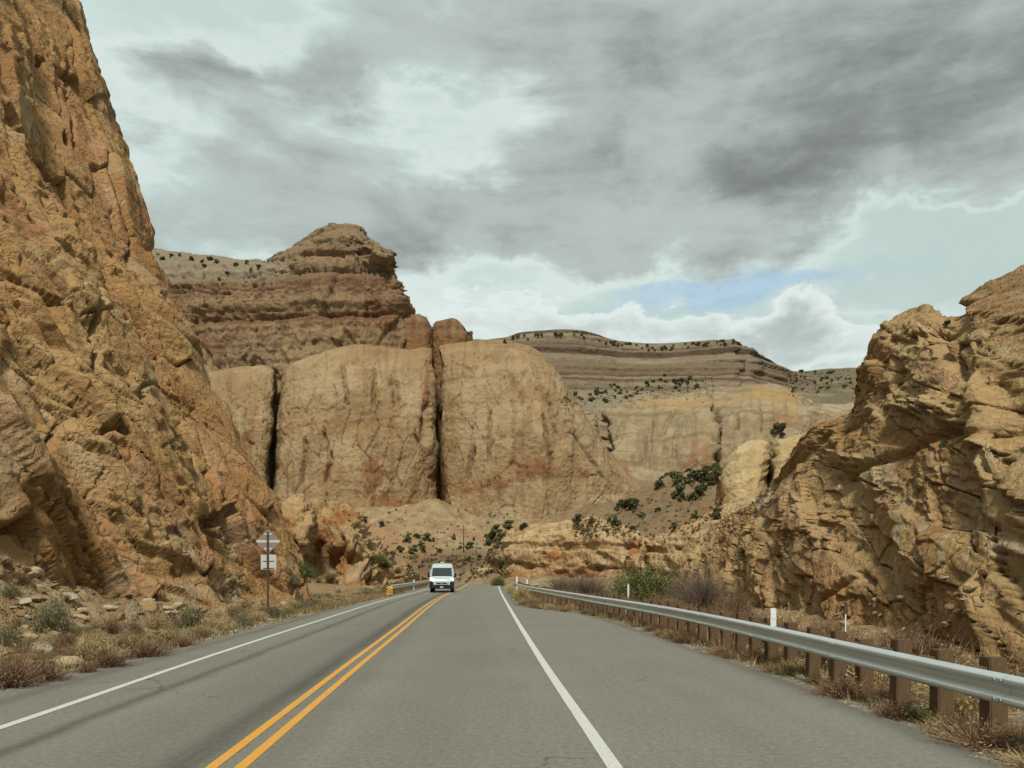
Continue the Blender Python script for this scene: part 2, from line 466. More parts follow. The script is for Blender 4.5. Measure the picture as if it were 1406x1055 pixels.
X_LW = scurve((-30, -4.4), (-10, -4.9), (8.6, -5.75), (14.5, -6.2), (30, -7.1), (47, -7.95), (60, -8.25), (75, -8.6), (95, -9.3), (112, -10.0), (125, -11.4), (140, -15), (160, -22.6), (180, -33.6), (200, -47.6))
X_LE = scurve((-30, -6.4), (-10, -7.0), (5, -7.35), (11.6, -7.6), (17.3, -7.65), (31, -8.25), (47, -8.7), (71, -9.2), (95, -10.0), (112, -10.7), (125, -12.2), (140, -15.8), (160, -23.4), (180, -34.5), (200, -48.6))
X_RE = scurve((-30, 4.3), (-10, 4.4), (7.3, 4.48), (12, 4.42), (17, 4.2), (23.7, 3.78), (29, 3.4), (33, 2.75), (35.5, 1.75), (37.5, 0.95), (40, 0.45), (46, 0.15), (66, -0.45), (90, -1.1), (109, -1.7), (118, -2.9), (128, -4.5), (140, -7.4), (160, -14.8), (180, -25.6), (200, -39))
def road_z(y):
    return -0.0007 * np.maximum(np.asarray(y, float) - 108, 0) ** 2

# ------------------------------------------------------------------ ground sheet
def ground_controls():
    c = []
    for y, q in ((-24, 1), (-10, 1), (0, 1), (8, 1), (15, 1), (20, 0.85), (25, 0.55), (31, 0.3)): c += [(-9.0, y, 0.12 * q), (-11.0, y, 0.7 * q), (-12.8, y, 1.4 * q), (-15, y, 2.3 * q), (-25, y, 4 * q), (-50, y, 6)]
    for y in (36, 42, 48): c += [(-9.6, y, 0.02), (-11.2, y, 0.2), (-13, y, 0.5), (-25, y, 2), (-60, y, 4)]
    for y in (-24, -8, 4, 12, 20, 28, 34): c += [(5.0, y, -0.06), (6.5, y, -0.28), (8.5, y, -0.45), (11, y, -0.3), (16, y, 0.5), (60, y, 4)]
    for y in (42, 52, 64, 80, 96): c += [(1.6, y, -0.1), (4, y, -0.35), (9, y, -0.3), (16, y, 0.0), (60, y, 5)]
    for y in (56, 70, 85, 100): c += [(-10.4 - (y - 56) * 0.03, y, 0.0), (-14, y, 0.15), (-20, y, 0.4), (-32, y, 1.0), (-70, y, 6)]
    P = [(545, 795, 110), (600, 797, 122), (690, 796, 125), (640, 799, 128), (640, 793, 150), (600, 786, 165), (560, 780, 180), (690, 790, 150),
         (520, 768, 200), (585, 770, 205), (640, 776, 205), (690, 772, 200),
         (430, 730, 240), (500, 745, 255), (560, 742, 262), (600, 748, 258), (640, 757, 250), (680, 752, 250),
         (430, 712, 300), (480, 705, 312), (540, 700, 318), (600, 685, 326), (640, 715, 315), (690, 730, 305), (740, 722, 300),
         (740, 752, 180), (800, 745, 190), (850, 742, 180), (900, 746, 160), (940, 735, 165), (985, 720, 160),
         (780, 716, 270), (820, 712, 275), (870, 700, 280), (850, 722, 230), (920, 700, 230), (970, 690, 210), (1040, 690, 200),
         (900, 680, 320), (940, 662, 325), (990, 645, 320), (1060, 630, 310), (1150, 600, 300),
         (850, 675, 390), (900, 660, 400), (960, 645, 410), (1040, 640, 410),
         (200, 720, 300), (0, 700, 300), (-300, 700, 300), (1300, 650, 250), (1700, 650, 250), (1500, 720, 120), (2000, 700, 120), (1250, 700, 110), (1100, 720, 110),
         (700, 690, 430), (400, 690, 430), (0, 690, 430), (800, 690, 480), (1000, 655, 480), (1200, 640, 450), (1600, 640, 450)]
    c += [px(*p) for p in P]
    for u in (-500, 0, 400, 703, 1000, 1300, 1900): c += [px(u, 680, 700), px(u, 690, 1200), px(u, 705, 2600)]
    return np.array(c)
GC = ground_controls()
def gab(x, y): return np.stack([x / (y + 45.0) * 1.6, np.log(y + 45.0)], -1)
_gp = gab(GC[:, 0], GC[:, 1])
_A = np.linalg.norm(_gp[:, None] - _gp[None], axis=-1)
_w = np.linalg.solve(np.block([[_A + 1e-3 * np.eye(len(_gp)), np.ones((len(_gp), 1))], [np.ones((1, len(_gp))), np.zeros((1, 1))]]), np.append(GC[:, 2], 0))
def ground_z(x, y):
    x = np.asarray(x, float); y = np.asarray(y, float); sh = x.shape
    x = x.ravel(); y = y.ravel()
    q = gab(x, np.maximum(y, -30)); z = np.full(len(x), _w[-1])
    for k in range(len(_gp)): z += _w[k] * np.hypot(q[:, 0] - _gp[k, 0], q[:, 1] - _gp[k, 1])
    dist = np.hypot(x, y) + 6
    z += fbm2(x / 2.2, y / 2.2, 5, 3) * 0.16 + fbm2(x / 9.0, y / 9.0, 4, 8) * np.clip(dist / 120, 0.05, 1.0) * 1.1
    z += np.clip((dist - 60) / 200, 0, 1) * (fbm2(x / 35, y / 35, 4, 5) * 2.2 + (1 - np.abs(fbm2(x / 14, y / 22, 3, 66))) * 1.1 - 0.8)
    tal = sstep(-x, 8.6, 11.0) * (1 - sstep(y, 38, 46))
    if tal.max() > 0:
        f1, _, _ = facets(x, y, 50, 0.9, 1.3, 20, 0.5, 1.2); f2, _, _ = facets(x, y, 51, 0.35, 1.3, 70, 0.5, 1.2)
        z += tal * (0.38 * f1 + 0.18 * f2)
    far = sstep(y, 110, 150)
    if far.max() > 0:
        f1, _, _ = facets(x, y, 52, 7.0, 1.4, 20, 0.6, 1.2); f2, _, _ = facets(x, y, 53, 2.6, 1.3, 60, 0.6, 1.2)
        z += far * (1.3 * f1 + 0.7 * f2)
    rz = road_z(y)
    dl = X_LE(y) - x; dr = x - X_RE(y)
    out = np.maximum(dl, dr)
    out = np.where(y > 200, 50, out)
    corr = rz - 0.10 + 0.075 * sstep(out, -0.5, 0.15)
    w = sstep(out, 0.1, 3.0)
    z = corr * (1 - w) + z * w
    return z.reshape(sh)

def build_ground():
    ys = [-24.0]
    while ys[-1] < 60: ys.append(ys[-1] + (0.27 if ys[-1] > 3 else 1.0))
    while ys[-1] < 2600: ys.append(ys[-1] * 1.0125 + 0.02)
    ys = np.array(ys)
    a = np.concatenate([np.linspace(-1.35, -0.75, 60)[:-1], np.linspace(-0.75, 0.75, 390), np.linspace(0.75, 1.35, 60)[1:]])
    Y = ys[None, :] + np.zeros((len(a), 1)); X = a[:, None] * (Y + 32)
    Z = ground_z(X, Y)
    G = np.stack([X, Y, Z], -1)
    n1 = fbm2(X / 3, Y / 3, 5, 40)[..., None]; n2 = fbm2(X / 22, Y / 22, 4, 41)[..., None]; n3 = fbm2(X / 0.5, Y / 0.5, 3, 43)[..., None]
    tan = np.array(lin(188, 162, 122)); pale = np.array(lin(205, 188, 155)); brown = np.array(lin(140, 110, 76)); pink = np.array(lin(190, 148, 108)); grey = np.array(lin(168, 158, 138)); olive = np.array(lin(126, 100, 72))
    c = tan + (brown - tan) * sstep(n1, -0.1, 0.5) * 0.7
    c = c + (pale - c) * sstep(-n1 + 0.5 * n3, 0.0, 0.6) * 0.6
    c = c + (pink - c) * sstep(n2, 0.0, 0.5) * 0.6
    u, v = pix(G)
    # soil under the juniper slope right of the domes is dark with scrub
    m = np.exp(-(((u - 900) / 130) ** 2 + ((v - 700) / 45) ** 2))[..., None] * sstep(Y[..., None], 120, 160)
    c = c + (olive - c) * np.clip(m * 0.8 + n3 * 0.6 * m, 0, 0.6)
    m2 = (np.exp(-(((u - 620) / 110) ** 2 + ((v - 772) / 16) ** 2)) * sstep(Y, 120, 150))[..., None]
    c = c + (olive - c) * np.clip(m2, 0, 0.8)
    m3 = (np.exp(-(((u - 520) / 60) ** 2 + ((v - 750) / 26) ** 2)) * sstep(Y, 150, 200))[..., None]
    c = c + (pink - c) * np.clip(m3, 0, 0.9)
    out = np.maximum(X_LE(Y.ravel()).reshape(Y.shape) - X, X - X_RE(Y.ravel()).reshape(Y.shape))[..., None]
    gr = (1 - sstep(out, 0.5, 1.6)) * (Y[..., None] < 130)
    c = c + (grey * (1 + 0.25 * n3) - c) * gr
    right = sstep(X, 3.5, 4.5) * (Y < 45) * (X < 9)
    c = c + (grey * (1.05 + 0.3 * n3) - c) * (right[..., None] * 0.6)
    me = grid_mesh('ground', G, c, True)
    link('ground', me, mat_soil(), kind='structure')
    splat(G)
    near = (ys > 4) & (ys < 75); H = G[:, near]
    k = 5
    for i in range(k):
        for j in range(k):
            a_, b_ = i / k, j / k
            splat(H[:-1, :-1] * (1 - a_) * (1 - b_) + H[1:, :-1] * a_ * (1 - b_) + H[:-1, 1:] * (1 - a_) * b_ + H[1:, 1:] * a_ * b_)
build_ground()

# ------------------------------------------------------------------ road and painted lines
def ribbon(name, fa, fb, y0, y1, n, mat, dz, nx=2, parent=None, uvmid=None, step=None):
    ys = y0 + (y1 - y0) * np.linspace(0, 1, n) ** 1.35
    a = fa(ys); c = fb(ys)
    t = np.linspace(0, 1, nx)
    X = a[:, None] + (c - a)[:, None] * t[None]; Y = ys[:, None] + 0 * X; Z = road_z(Y) + dz
    me = grid_mesh(name, np.stack([X, Y, Z], -1)[::-1], None, True)
    if uvmid is not None:
        at = me.attributes.new('lane', 'FLOAT_VECTOR', 'POINT')
        L = np.stack([(X - uvmid(ys)[:, None]), Y, (X - X_RE(ys)[:, None])], -1)[::-1]
        at.data.foreach_set('vector', np.ascontiguousarray(L, np.float32).ravel())
    return link(name, me, mat, parent)
def mat_asphalt():
    m, nt, b, bs = new_mat('asphalt')
    tc = b.n('ShaderNodeTexCoord'); v = tc.outputs['Object']
    at = b.n('ShaderNodeAttribute', attribute_name='lane')
    sp = b.n('ShaderNodeSeparateXYZ'); nt.links.new(at.outputs['Vector'], sp.inputs[0])
    lx, ly, le = sp.outputs
    mp = b.n('ShaderNodeMapping'); mp.inputs['Scale'].default_value = (1.0, 0.06, 1.0); nt.links.new(at.outputs['Vector'], mp.inputs[0])
    streak = b.noise(mp.outputs[0], 1.6, 6, 0.6, 0.3); streak2 = b.noise(mp.outputs[0], 7.0, 4, 0.6, 0.0)
    grain = b.noise(v, 60.0, 3, 0.75); mott = b.noise(v, 0.35, 6, 0.6, 0.4); pep = b.noise(v, 14.0, 6, 0.75)
    base = lin(108, 106, 96)
    k = b.m('ADD', 1.0, b.m('MULTIPLY', b.m('SUBTRACT', grain, 0.5), 1.6))
    k = b.m('ADD', k, b.m('MULTIPLY', b.m('SUBTRACT', pep, 0.5), 1.5))
    k = b.m('ADD', k, b.m('MULTIPLY', b.m('SUBTRACT', mott, 0.5), 0.30))
    k = b.m('ADD', k, b.m('MULTIPLY', b.m('SUBTRACT', streak, 0.5), 0.28))
    k = b.m('ADD', k, b.m('MULTIPLY', b.m('SUBTRACT', streak2, 0.5), 0.10))
    lw = b.m('ADD', lx, b.m('MULTIPLY', b.m('SUBTRACT', mott, 0.5), 0.25))
    def band(x0, w, amt):
        dd = b.m('DIVIDE', b.m('SUBTRACT', lw, x0), w)
        return b.m('MULTIPLY', b.m('EXPONENT', b.m('MULTIPLY', b.m('MULTIPLY', dd, dd), -1.0)), amt)
    # oil and rubber worn into the lanes
    dark = b.m('ADD', band(-0.42, 0.26, 0.34), band(-2.35, 0.13, 0.30))
    dark = b.m('ADD', dark, band(-4.15, 0.2, 0.22)); dark = b.m('ADD', dark, band(0.35, 0.22, 0.10)); dark = b.m('ADD', dark, band(1.8, 0.7, 0.05)); dark = b.m('ADD', dark, band(-1.1, 0.5, 0.10))
    dark = b.m('MULTIPLY', dark, b.sm(streak, 0.2, 0.75, 0.9, 1.7))
    k = b.m('MULTIPLY', k, b.m('SUBTRACT', 1.0, dark))
    # worn cracks and tar spots in the pull-out
    spot = b.noise(mp.outputs[0], 3.1, 7, 0.72, 0.8)
    k = b.m('MULTIPLY', k, b.m('SUBTRACT', 1.0, b.m('MULTIPLY', b.sm(spot, 0.66, 0.74), 0.30)))
    # fine cracks, wandering
    vc = b.n('ShaderNodeTexVoronoi', feature='DISTANCE_TO_EDGE'); vc.inputs['Scale'].default_value = 0.42
    wn = b.n('ShaderNodeTexNoise'); wn.inputs['Scale'].default_value = 1.3; wn.inputs['Detail'].default_value = 6; nt.links.new(v, wn.inputs['Vector'])
    wv = b.n('ShaderNodeVectorMath', operation='ADD'); nt.links.new(v, wv.inputs[0]); nt.links.new(wn.outputs['Color'], wv.inputs[1]); nt.links.new(wv.outputs[0], vc.inputs['Vector'])
    crk = b.m('MULTIPLY', b.sm(vc.outputs['Distance'], 0.0, 0.012, 1.0, 0.0), b.sm(b.noise(v, 0.22, 3, 0.5), 0.52, 0.6))
    k = b.m('MULTIPLY', k, b.m('SUBTRACT', 1.0, b.m('MULTIPLY', crk, 0.45)))
    # broken edge of the pavement, dusty with gravel
    edge = b.sm(b.m('ADD', le, b.m('MULTIPLY', b.m('SUBTRACT', pep, 0.5), 0.5)), -0.42, 0.0)
    k = b.m('MULTIPLY', k, b.m('SUBTRACT', 1.0, b.m('MULTIPLY', edge, 0.30)))
    c = b.mix(1.0, base, b.xyz(k, k, k), 'MULTIPLY')
    nt.links.new(c, bs.inputs['Base Color'])
    bs.inputs['Roughness'].default_value = 0.88; bs.inputs['Specular IOR Level'].default_value = 0.25
    bump(b, bs, b.m('ADD', grain, pep), 0.5, 0.006)
    return m
def mat_paint(name, col, wear):
    m, nt, b, bs = new_mat(name)
    tc = b.n('ShaderNodeTexCoord'); v = tc.outputs['Object']
    n = b.noise(v, 26.0, 6, 0.75, 0.3); n2 = b.noise(v, 1.2, 5, 0.6)
    asp = lin(112, 108, 98)
    f = b.sm(b.m('ADD', n, b.m('MULTIPLY', b.m('SUBTRACT', n2, 0.5), 0.5)), 0.50, 0.70, 0.0, wear)
    k = b.m('ADD', 0.82, b.m('MULTIPLY', n2, 0.36))
    c = b.mix(f, b.mix(1.0, col, b.xyz(k, k, k), 'MULTIPLY'), asp)
    nt.links.new(c, bs.inputs['Base Color']); bs.inputs['Roughness'].default_value = 0.7
    return m
WHITE_PAINT = mat_paint('white_road_paint', lin(180, 180, 171), 0.6)
YELLOW_PAINT = mat_paint('yellow_road_paint', lin(190, 136, 44), 0.65)
def ragged(f, k): return lambda y: f(y) + 0.09 * fbm2(np.asarray(y, float) * 0.9, np.asarray(y, float) * 0 + k, 4, 60 + k)     # crumbling pavement edge
road = ribbon('road', ragged(X_LE, 1), ragged(X_RE, 2), -22, 200, 800, mat_asphalt(), 0.0, 40, None, X_MID)
road['kind'] = 'structure'
def line(name, f, off, w, y0, y1, mat):
    ribbon(name, lambda y: f(y) + off - w / 2, lambda y: f(y) + off + w / 2, y0, y1, 300, mat, 0.005, 3, road)
line('centre_line', X_MID, -0.13, 0.11, -20, 190, YELLOW_PAINT)
line('centre_line', X_MID, 0.13, 0.11, -20, 190, YELLOW_PAINT)
line('edge_line', X_RW, 0, 0.14, -20, 190, WHITE_PAINT)
line('edge_line', X_LW, 0, 0.13, -20, 190, WHITE_PAINT)

# ------------------------------------------------------------------ cliffs
def tint(base, cols_w):
    c = np.array(base) + np.zeros(cols_w[0][1].shape + (3,))
    for col, w in cols_w:
        c = c + (np.array(col) - c) * np.clip(w, 0, 1)[..., None]
    return c
def blobs(u, v, lst, seed=90, rough=1.0):
    """soft-edged irregular patches round photo positions"""
    wu = fbm2(u / 16, v / 16, 5, seed, 0.6); wv = fbm2(u / 16 + 7, v / 16 + 3, 5, seed + 1, 0.6); br = fbm2(u / 7, v / 9, 4, seed + 2, 0.65)
    r = 0
    for (bu, bv, ru, rv) in lst:
        d2 = ((u - bu) / ru + wu * 1.3 * rough) ** 2 + ((v - bv) / rv + wv * 1.3 * rough) ** 2
        r = np.maximum(r, sstep(1.3 - d2 + br * 0.9 * rough, 0.0, 1.1))
    return r
def groove(u, v, lines, seed=70):
    """cracks: each a pixel polyline from top to bottom with a width in pixels; returns 0..1"""
    r = np.zeros(u.shape)
    wob = fbm2(u / 14, v / 10, 3, seed)
    for pts, w in lines:
        p = np.array(sorted(pts, key=lambda q: q[1]), float)
        uc = np.interp(v, p[:, 1], p[:, 0])
        inside = sstep(v, p[0, 1] - 4, p[0, 1] + 8) * (1 - sstep(v, p[-1, 1] - 10, p[-1, 1] + 4))
        r = np.maximum(r, np.exp(-((u - uc + wob * w * 1.2) / w) ** 2) * inside)
    return r
def place(name, G, color, mat, parent=None, smooth=False, **props):
    me = grid_mesh(name, G, color, smooth)
    splat(G)
    return link(name, me, mat, parent, **props)

# ---- near wall on the left
def left_cliff():
    E = [(445, 880, 42), (428, 850, 42.3), (410, 826, 43), (385, 762, 43.5), (362, 690, 44), (340, 640, 44.5), (318, 590, 45), (296, 540, 45.5), (270, 475, 46), (232, 405, 47), (207, 355, 47.5),
         (194, 300, 48.5), (176, 250, 49.2), (153, 180, 50.5), (135, 110, 51.5), (114, 60, 52.5), (110, 22, 53), (93, -10, 54), (70, -80, 55.5), (30, -170, 58)]
    end = np.array([px(*e) for e in E])
    end[:, 0] += 0.75 * (1 - sstep(end[:, 2], 0, 14)) + 0.05
    zr = np.clip(end[:, 2] / 50, 0, 1)
    cols = []
    for d, push in ((46, 0.5), (33, 0.0), (25, 0.8), (18, -0.6), (12, 0.9), (7, -0.2), (3.2, 0.55), (1.0, 0.25)):
        c = end.copy()
        c[:, 1] -= d * (1 + 0.15 * zr); c[:, 0] -= 0.085 * d * (1 + 0.6 * zr)
        c[:, 0] += push
        cols.append(c)
    cols.append(end)
    for dx, dy in ((-1.6, 1.6), (-6, 4), (-16, 7), (-40, 12)):
        c = end.copy(); c[:, 0] += dx; c[:, 1] += dy; cols.append(c)
    G, S, T = loft(cols, 560, 520, [0.12, 0.2, 0.7, 1, 1.2, 1.3, 1.5, 1.5, 1, 0.25, 0.1, 0.1], [0.6, 1] + [1] * 14 + [0.5, 0.3, 0.2])
    N = grid_normals(G)
    u, v = pix(G)
    lowf = fbm2(S / 13, T / 11, 4, 200)
    rub = sstep(fbm2(S / 8 + T / 20, T / 8, 3, 201), -0.35, 0.3)      # where the face is shattered, where it is slab
    topm = sstep(T + 5 * fbm2(S / 10, T / 10, 3, 202), 17, 25)                 # upright joints above, slabs dipping along the road below
    def both(seed, size, an, a_low, a_top, *k):
        p = facets(S, T, seed, size, an, a_low, *k); q = facets(S, T, seed + 50, size, an * 1.25, a_top, *k)
        return [x * (1 - topm) + y * topm for x, y in zip(p, q)]
    h1, t1, e1 = both(210, 5.5, 2.0, 118, 95, 0.35, 0.6, 0.22)
    h2, t2, e2 = both(211, 2.3, 2.2, 124, 93, 0.3, 0.75, 0.07)
    h3, t3, e3 = both(212, 0.95, 1.9, 138, 98, 0.3, 0.8, 0.08)
    h4, t4, e4 = facets(S, T, 213, 0.42, 1.8, 150, 0.3, 0.8, 0.12)
    ie = np.unravel_index(np.argmin(np.linalg.norm(G - end[10], axis=-1)), S.shape)[0]
    cn = 1 - 0.9 * np.exp(-((S - S[ie, 0]) / 2.2) ** 2)
    ok = 0.06 + 0.94 * sstep(e1, 0.08, 0.32) * sstep(e2, 0.03, 0.2)
    h = 0.35 * lowf + 0.85 * h1 * (0.4 + 0.6 * cn) + (h2 * (0.5 + 0.3 * rub) * (0.25 + 0.75 * sstep(e1, 0, 0.15)) + (h3 * (0.14 + 0.32 * rub) + h4 * (0.06 + 0.18 * rub)) * (0.35 + 0.65 * ok)) * (0.3 + 0.7 * cn)
    h += 0.12 * fbm(G[..., 0] / 1.5, G[..., 1] / 1.5, G[..., 2] / 1.5, 4, 220)
    ck = (1 - sstep(e2, 0.0, 0.06)) * (t2 > 0.42)
    ck3 = (1 - sstep(e3, 0.0, 0.09)) * (t3 > 0.5) * rub
    h -= (0.6 * ck + 0.28 * ck3) * cn
    h += (1 - cn) * (0.5 * fbm2(S / 2.5, T / 2.5, 4, 240) + 0.35 * facets(S, T, 241, 2.8, 1.5, 100, 0.4, 0.8, 0.3)[0])
    h -= 0.7 * groove(u, v, [([(128, 390), (126, 520)], 2.5), ([(232, 560), (262, 640)], 3), ([(45, 150), (60, 240)], 2.5), ([(100, 60), (108, 200)], 2)])
    cave = blobs(u, v, [(290, 715, 16, 9), (235, 600, 8, 14), (160, 590, 14, 10), (95, 190, 6, 10), (60, 80, 5, 8)])
    h -= 0.9 * cave
    G = G + N * h[..., None]
    base = lin(184, 134, 74)
    n1 = fbm2(S / 6, T / 9, 5, 230); n2 = fbm2(S / 2.2, T / 2.2, 5, 231); n3 = fbm2(S / 1.2 + 40, T / 12, 4, 232)
    col = tint(base, [
        (lin(198, 156, 100), sstep(t1 + 0.4 * n1, 0.45, 1.0) * 0.75),
        (lin(160, 104, 50), sstep(n1, -0.05, 0.4) * 0.75),
        (lin(196, 168, 126), sstep(n2 + 0.4 * t2, 0.3, 0.7) * 0.6),
        (lin(186, 124, 78), sstep(t2, 0.7, 0.8) * 0.55),
        (lin(150, 96, 46), sstep(t3, 0.75, 0.85) * 0.4),
        (lin(138, 94, 54), sstep(T, 30, 44) * sstep(S, S.max() * 0.45, S.max() * 0.6) * 0.55),
        (lin(128, 80, 38), sstep(n3, 0.25, 0.5) * 0.5),
        (lin(176, 116, 48), blobs(u, v, [(60, 770, 120, 22), (230, 790, 80, 18), (330, 640, 22, 60)]) * 0.6)])
    vs = fbm2(S / 0.9, T / 14, 4, 236); lo = 1 - sstep(T, 3, 9)
    col = col + (np.array(lin(104, 70, 42)) - col) * (sstep(vs, 0.22, 0.5) * topm * 0.55)[..., None]
    col = col + (np.array(lin(196, 172, 136)) - col) * (lo * sstep(n2, -0.1, 0.4) * 0.6)[..., None]
    place('left_cliff', G, col, ROCK_NEAR, kind='structure')
left_cliff()

# ---- near wall on the right
def right_cliff():
    def c(*p): return [px(*q) for q in p]
    cols = [
        c((925, 820, 92), (925, 800, 93), (935, 770, 95), (950, 748, 97), (960, 735, 99), (965, 729, 101), (970, 724, 104), (980, 722, 112)),
        c((975, 828, 62), (978, 800, 63), (985, 770, 64.5), (992, 745, 66), (1000, 725, 67.5), (1008, 710, 69), (1014, 703, 72), (1025, 700, 82)),
        c((1030, 850, 45), (1030, 815, 46), (1035, 770, 47.5), (1042, 735, 49), (1050, 705, 51), (1058, 682, 53), (1066, 668, 56), (1080, 664, 66)),
        c((1085, 862, 37), (1085, 820, 37.6), (1088, 760, 39), (1094, 705, 41), (1100, 655, 43.5), (1105, 622, 45.5), (1112, 594, 48), (1130, 588, 58)),
        c((1130, 876, 31), (1132, 820, 31.6), (1138, 750, 33), (1145, 690, 35), (1152, 640, 37.5), (1160, 600, 40), (1178, 560, 42.5), (1200, 554, 54)),
        c((1185, 890, 26.5), (1187, 825, 27.2), (1192, 750, 28.6), (1196, 680, 30.5), (1200, 610, 33), (1203, 545, 36), (1209, 466, 38.5), (1228, 446, 48)),
        c((1235, 903, 23), (1237, 830, 23.7), (1242, 745, 25), (1246, 665, 27), (1250, 590, 29.5), (1253, 515, 32.5), (1258, 438, 35.5), (1275, 434, 46)),
        c((1300, 920, 19.8), (1300, 840, 20.5), (1303, 750, 21.8), (1305, 660, 23.8), (1306, 580, 26), (1306, 505, 29), (1306, 444, 32.5), (1320, 440, 44)),
        c((1370, 940, 17), (1370, 850, 17.8), (1370, 755, 19), (1370, 655, 21), (1368, 565, 23.3), (1366, 478, 26.3), (1366, 412, 30), (1380, 402, 42)),
        c((1470, 970, 14.2), (1470, 870, 15), (1470, 765, 16.2), (1470, 655, 18), (1468, 550, 20), (1466, 450, 23), (1464, 362, 27), (1470, 340, 40)),
        c((1700, 1040, 10.6), (1700, 920, 11.2), (1700, 790, 12.2), (1700, 650, 13.6), (1700, 520, 15.5), (1700, 390, 18), (1700, 260, 22), (1700, 230, 36)),
    ]
    last = np.array(cols[-1])
    for dy in (8, 18, 34):
        q = last.copy(); q[:, 1] -= dy; q[:, 0] += dy * 0.03; cols.append([tuple(r) for r in q])
    G, S, T = loft(cols[::-1], 520, 430, [0.08, 0.08, 0.08, 0.12] + [1] * 9, [1] * 6 + [0.5])
    N = grid_normals(G, 0.55)
    u, v = pix(G)
    lowf = fbm2(S / 9, T / 8, 4, 305)
    rub = sstep(fbm2(S / 6, T / 5, 3, 301), -0.25, 0.35)
    h1, t1, e1 = facets(S, T, 316, 4.2, 1.8, 32, 0.4, 0.55, 0.16)
    h2, t2, e2 = facets(S, T, 311, 1.8, 1.6, 24, 0.4, 0.75, 0.07)
    h3, t3, e3 = facets(S, T, 312, 0.75, 1.7, 10, 0.4, 0.8, 0.08)
    h4, t4, e4 = facets(S, T, 313, 0.3, 1.7, 5, 0.4, 1.2)
    edge = 1 - sstep(v, 470, 520)
    ok = 0.12 + 0.88 * sstep(e1, 0.0, 0.2) * sstep(e2, 0.0, 0.16)
    h = 0.3 * lowf + 0.55 * h1 + h2 * (0.34 + 0.2 * rub) * (0.3 + 0.7 * sstep(e1, 0, 0.15)) + (h3 * (0.08 + 0.17 * rub) + h4 * (0.03 + 0.09 * rub)) * (0.3 + 0.7 * ok)
    h += 0.1 * fbm(G[..., 0] / 1.2, G[..., 1] / 1.2, G[..., 2] / 1.2, 4, 320)
    h -= 0.35 * (1 - sstep(e2, 0, 0.06)) * (t2 > 0.5) + 0.15 * (1 - sstep(e3, 0, 0.1)) * (t3 > 0.5) * rub
    # big overhang running down to the left under the top blocks
    def dist_poly(pts, w):
        d2 = np.full(u.shape, 1e9)
        for (a, b), (c_, d_) in zip(pts[:-1], pts[1:]):
            tt = np.clip(((u - a) * (c_ - a) + (v - b) * (d_ - b)) / ((c_ - a) ** 2 + (d_ - b) ** 2), 0, 1)
            d2 = np.minimum(d2, (u - a - tt * (c_ - a)) ** 2 + (v - b - tt * (d_ - b)) ** 2)
        return np.exp(-d2 / (w + 2 * np.abs(fbm2(u / 20, v / 20, 3, 77))) ** 2)
    h -= 0.45 * dist_poly([(1305, 590), (1250, 618), (1190, 640), (1140, 658)], 5)
    h -= 0.4 * dist_poly([(1215, 540), (1190, 575), (1150, 600), (1110, 615)], 5)
    h -= 0.5 * dist_poly([(1285, 455), (1322, 500), (1330, 520)], 7)
    h -= 0.35 * dist_poly([(1400, 590), (1340, 600), (1300, 590)], 5)
    h -= 0.35 * dist_poly([(1130, 830), (1180, 790), (1195, 800)], 4)
    h += 0.35 * blobs(u, v, [(1150, 630, 30, 10), (1255, 455, 30, 16), (1280, 560, 40, 12), (1110, 720, 30, 24)])
    G = G + N * h[..., None]
    n1 = fbm2(S / 5, T / 5, 5, 330); n2 = fbm2(S / 1.6, T / 1.6, 5, 331); n3 = fbm2(S / 0.8, T / 6, 4, 332)
    col = tint(lin(192, 152, 96), [
        (lin(200, 166, 116), sstep(t1 + 0.4 * n1, 0.5, 1.0) * 0.7),
        (lin(160, 110, 58), sstep(n1, 0.0, 0.4) * 0.7),
        (lin(204, 180, 140), sstep(n2 + 0.4 * t2, 0.35, 0.75) * 0.6),
        (lin(186, 130, 82), sstep(t2, 0.75, 0.85) * 0.35),
        (lin(188, 130, 82), blobs(u, v, [(1120, 730, 46, 36), (1130, 800, 50, 40), (1085, 650, 14, 40)]) * 0.45),
        (lin(142, 100, 58), sstep(n3, 0.28, 0.5) * 0.4),
        (lin(168, 120, 56), blobs(u, v, [(1230, 600, 110, 30), (1130, 610, 50, 18)]) * 0.6),
        (lin(215, 202, 178), blobs(u, v, [(1238, 745, 7, 50), (1272, 745, 5, 40), (1345, 720, 5, 50), (1310, 730, 4, 40), (1400, 760, 30, 12), (1050, 690, 22, 14)]) * 0.4),
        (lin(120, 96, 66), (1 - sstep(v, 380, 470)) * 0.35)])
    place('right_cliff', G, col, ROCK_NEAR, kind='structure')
right_cliff()

# ---- the low ledge beyond the guard rail and the knob with a split in it
def sandstone_color(G, S, T, base, pale, dark, seed, sc=1.0, red=(), red_col=None, pale_b=(), streak=0.5):
    u, v = pix(G)
    n1 = fbm2(S / (14 * sc), T / (10 * sc), 5, seed); n2 = fbm2(S / (4 * sc), T / (4 * sc), 5, seed + 1)
    st = fbm2(S / (2.2 * sc), T / (40 * sc), 4, seed + 2)
    bed = fbm2(S / (60 * sc), T / (1.6 * sc), 4, seed + 3)
    L = [(pale, sstep(n1, -0.1, 0.4) * 0.7), (dark, sstep(n2, 0.05, 0.5) * 0.5), (dark, sstep(st, 0.05, 0.45) * streak), (pale, sstep(bed, 0.1, 0.5) * 0.4)]
    if pale_b: L.append((pale, blobs(u, v, pale_b, seed + 5) * 0.7))
    if red: L.append((red_col, blobs(u, v, red, seed + 6) * 0.85))
    return tint(base, L)

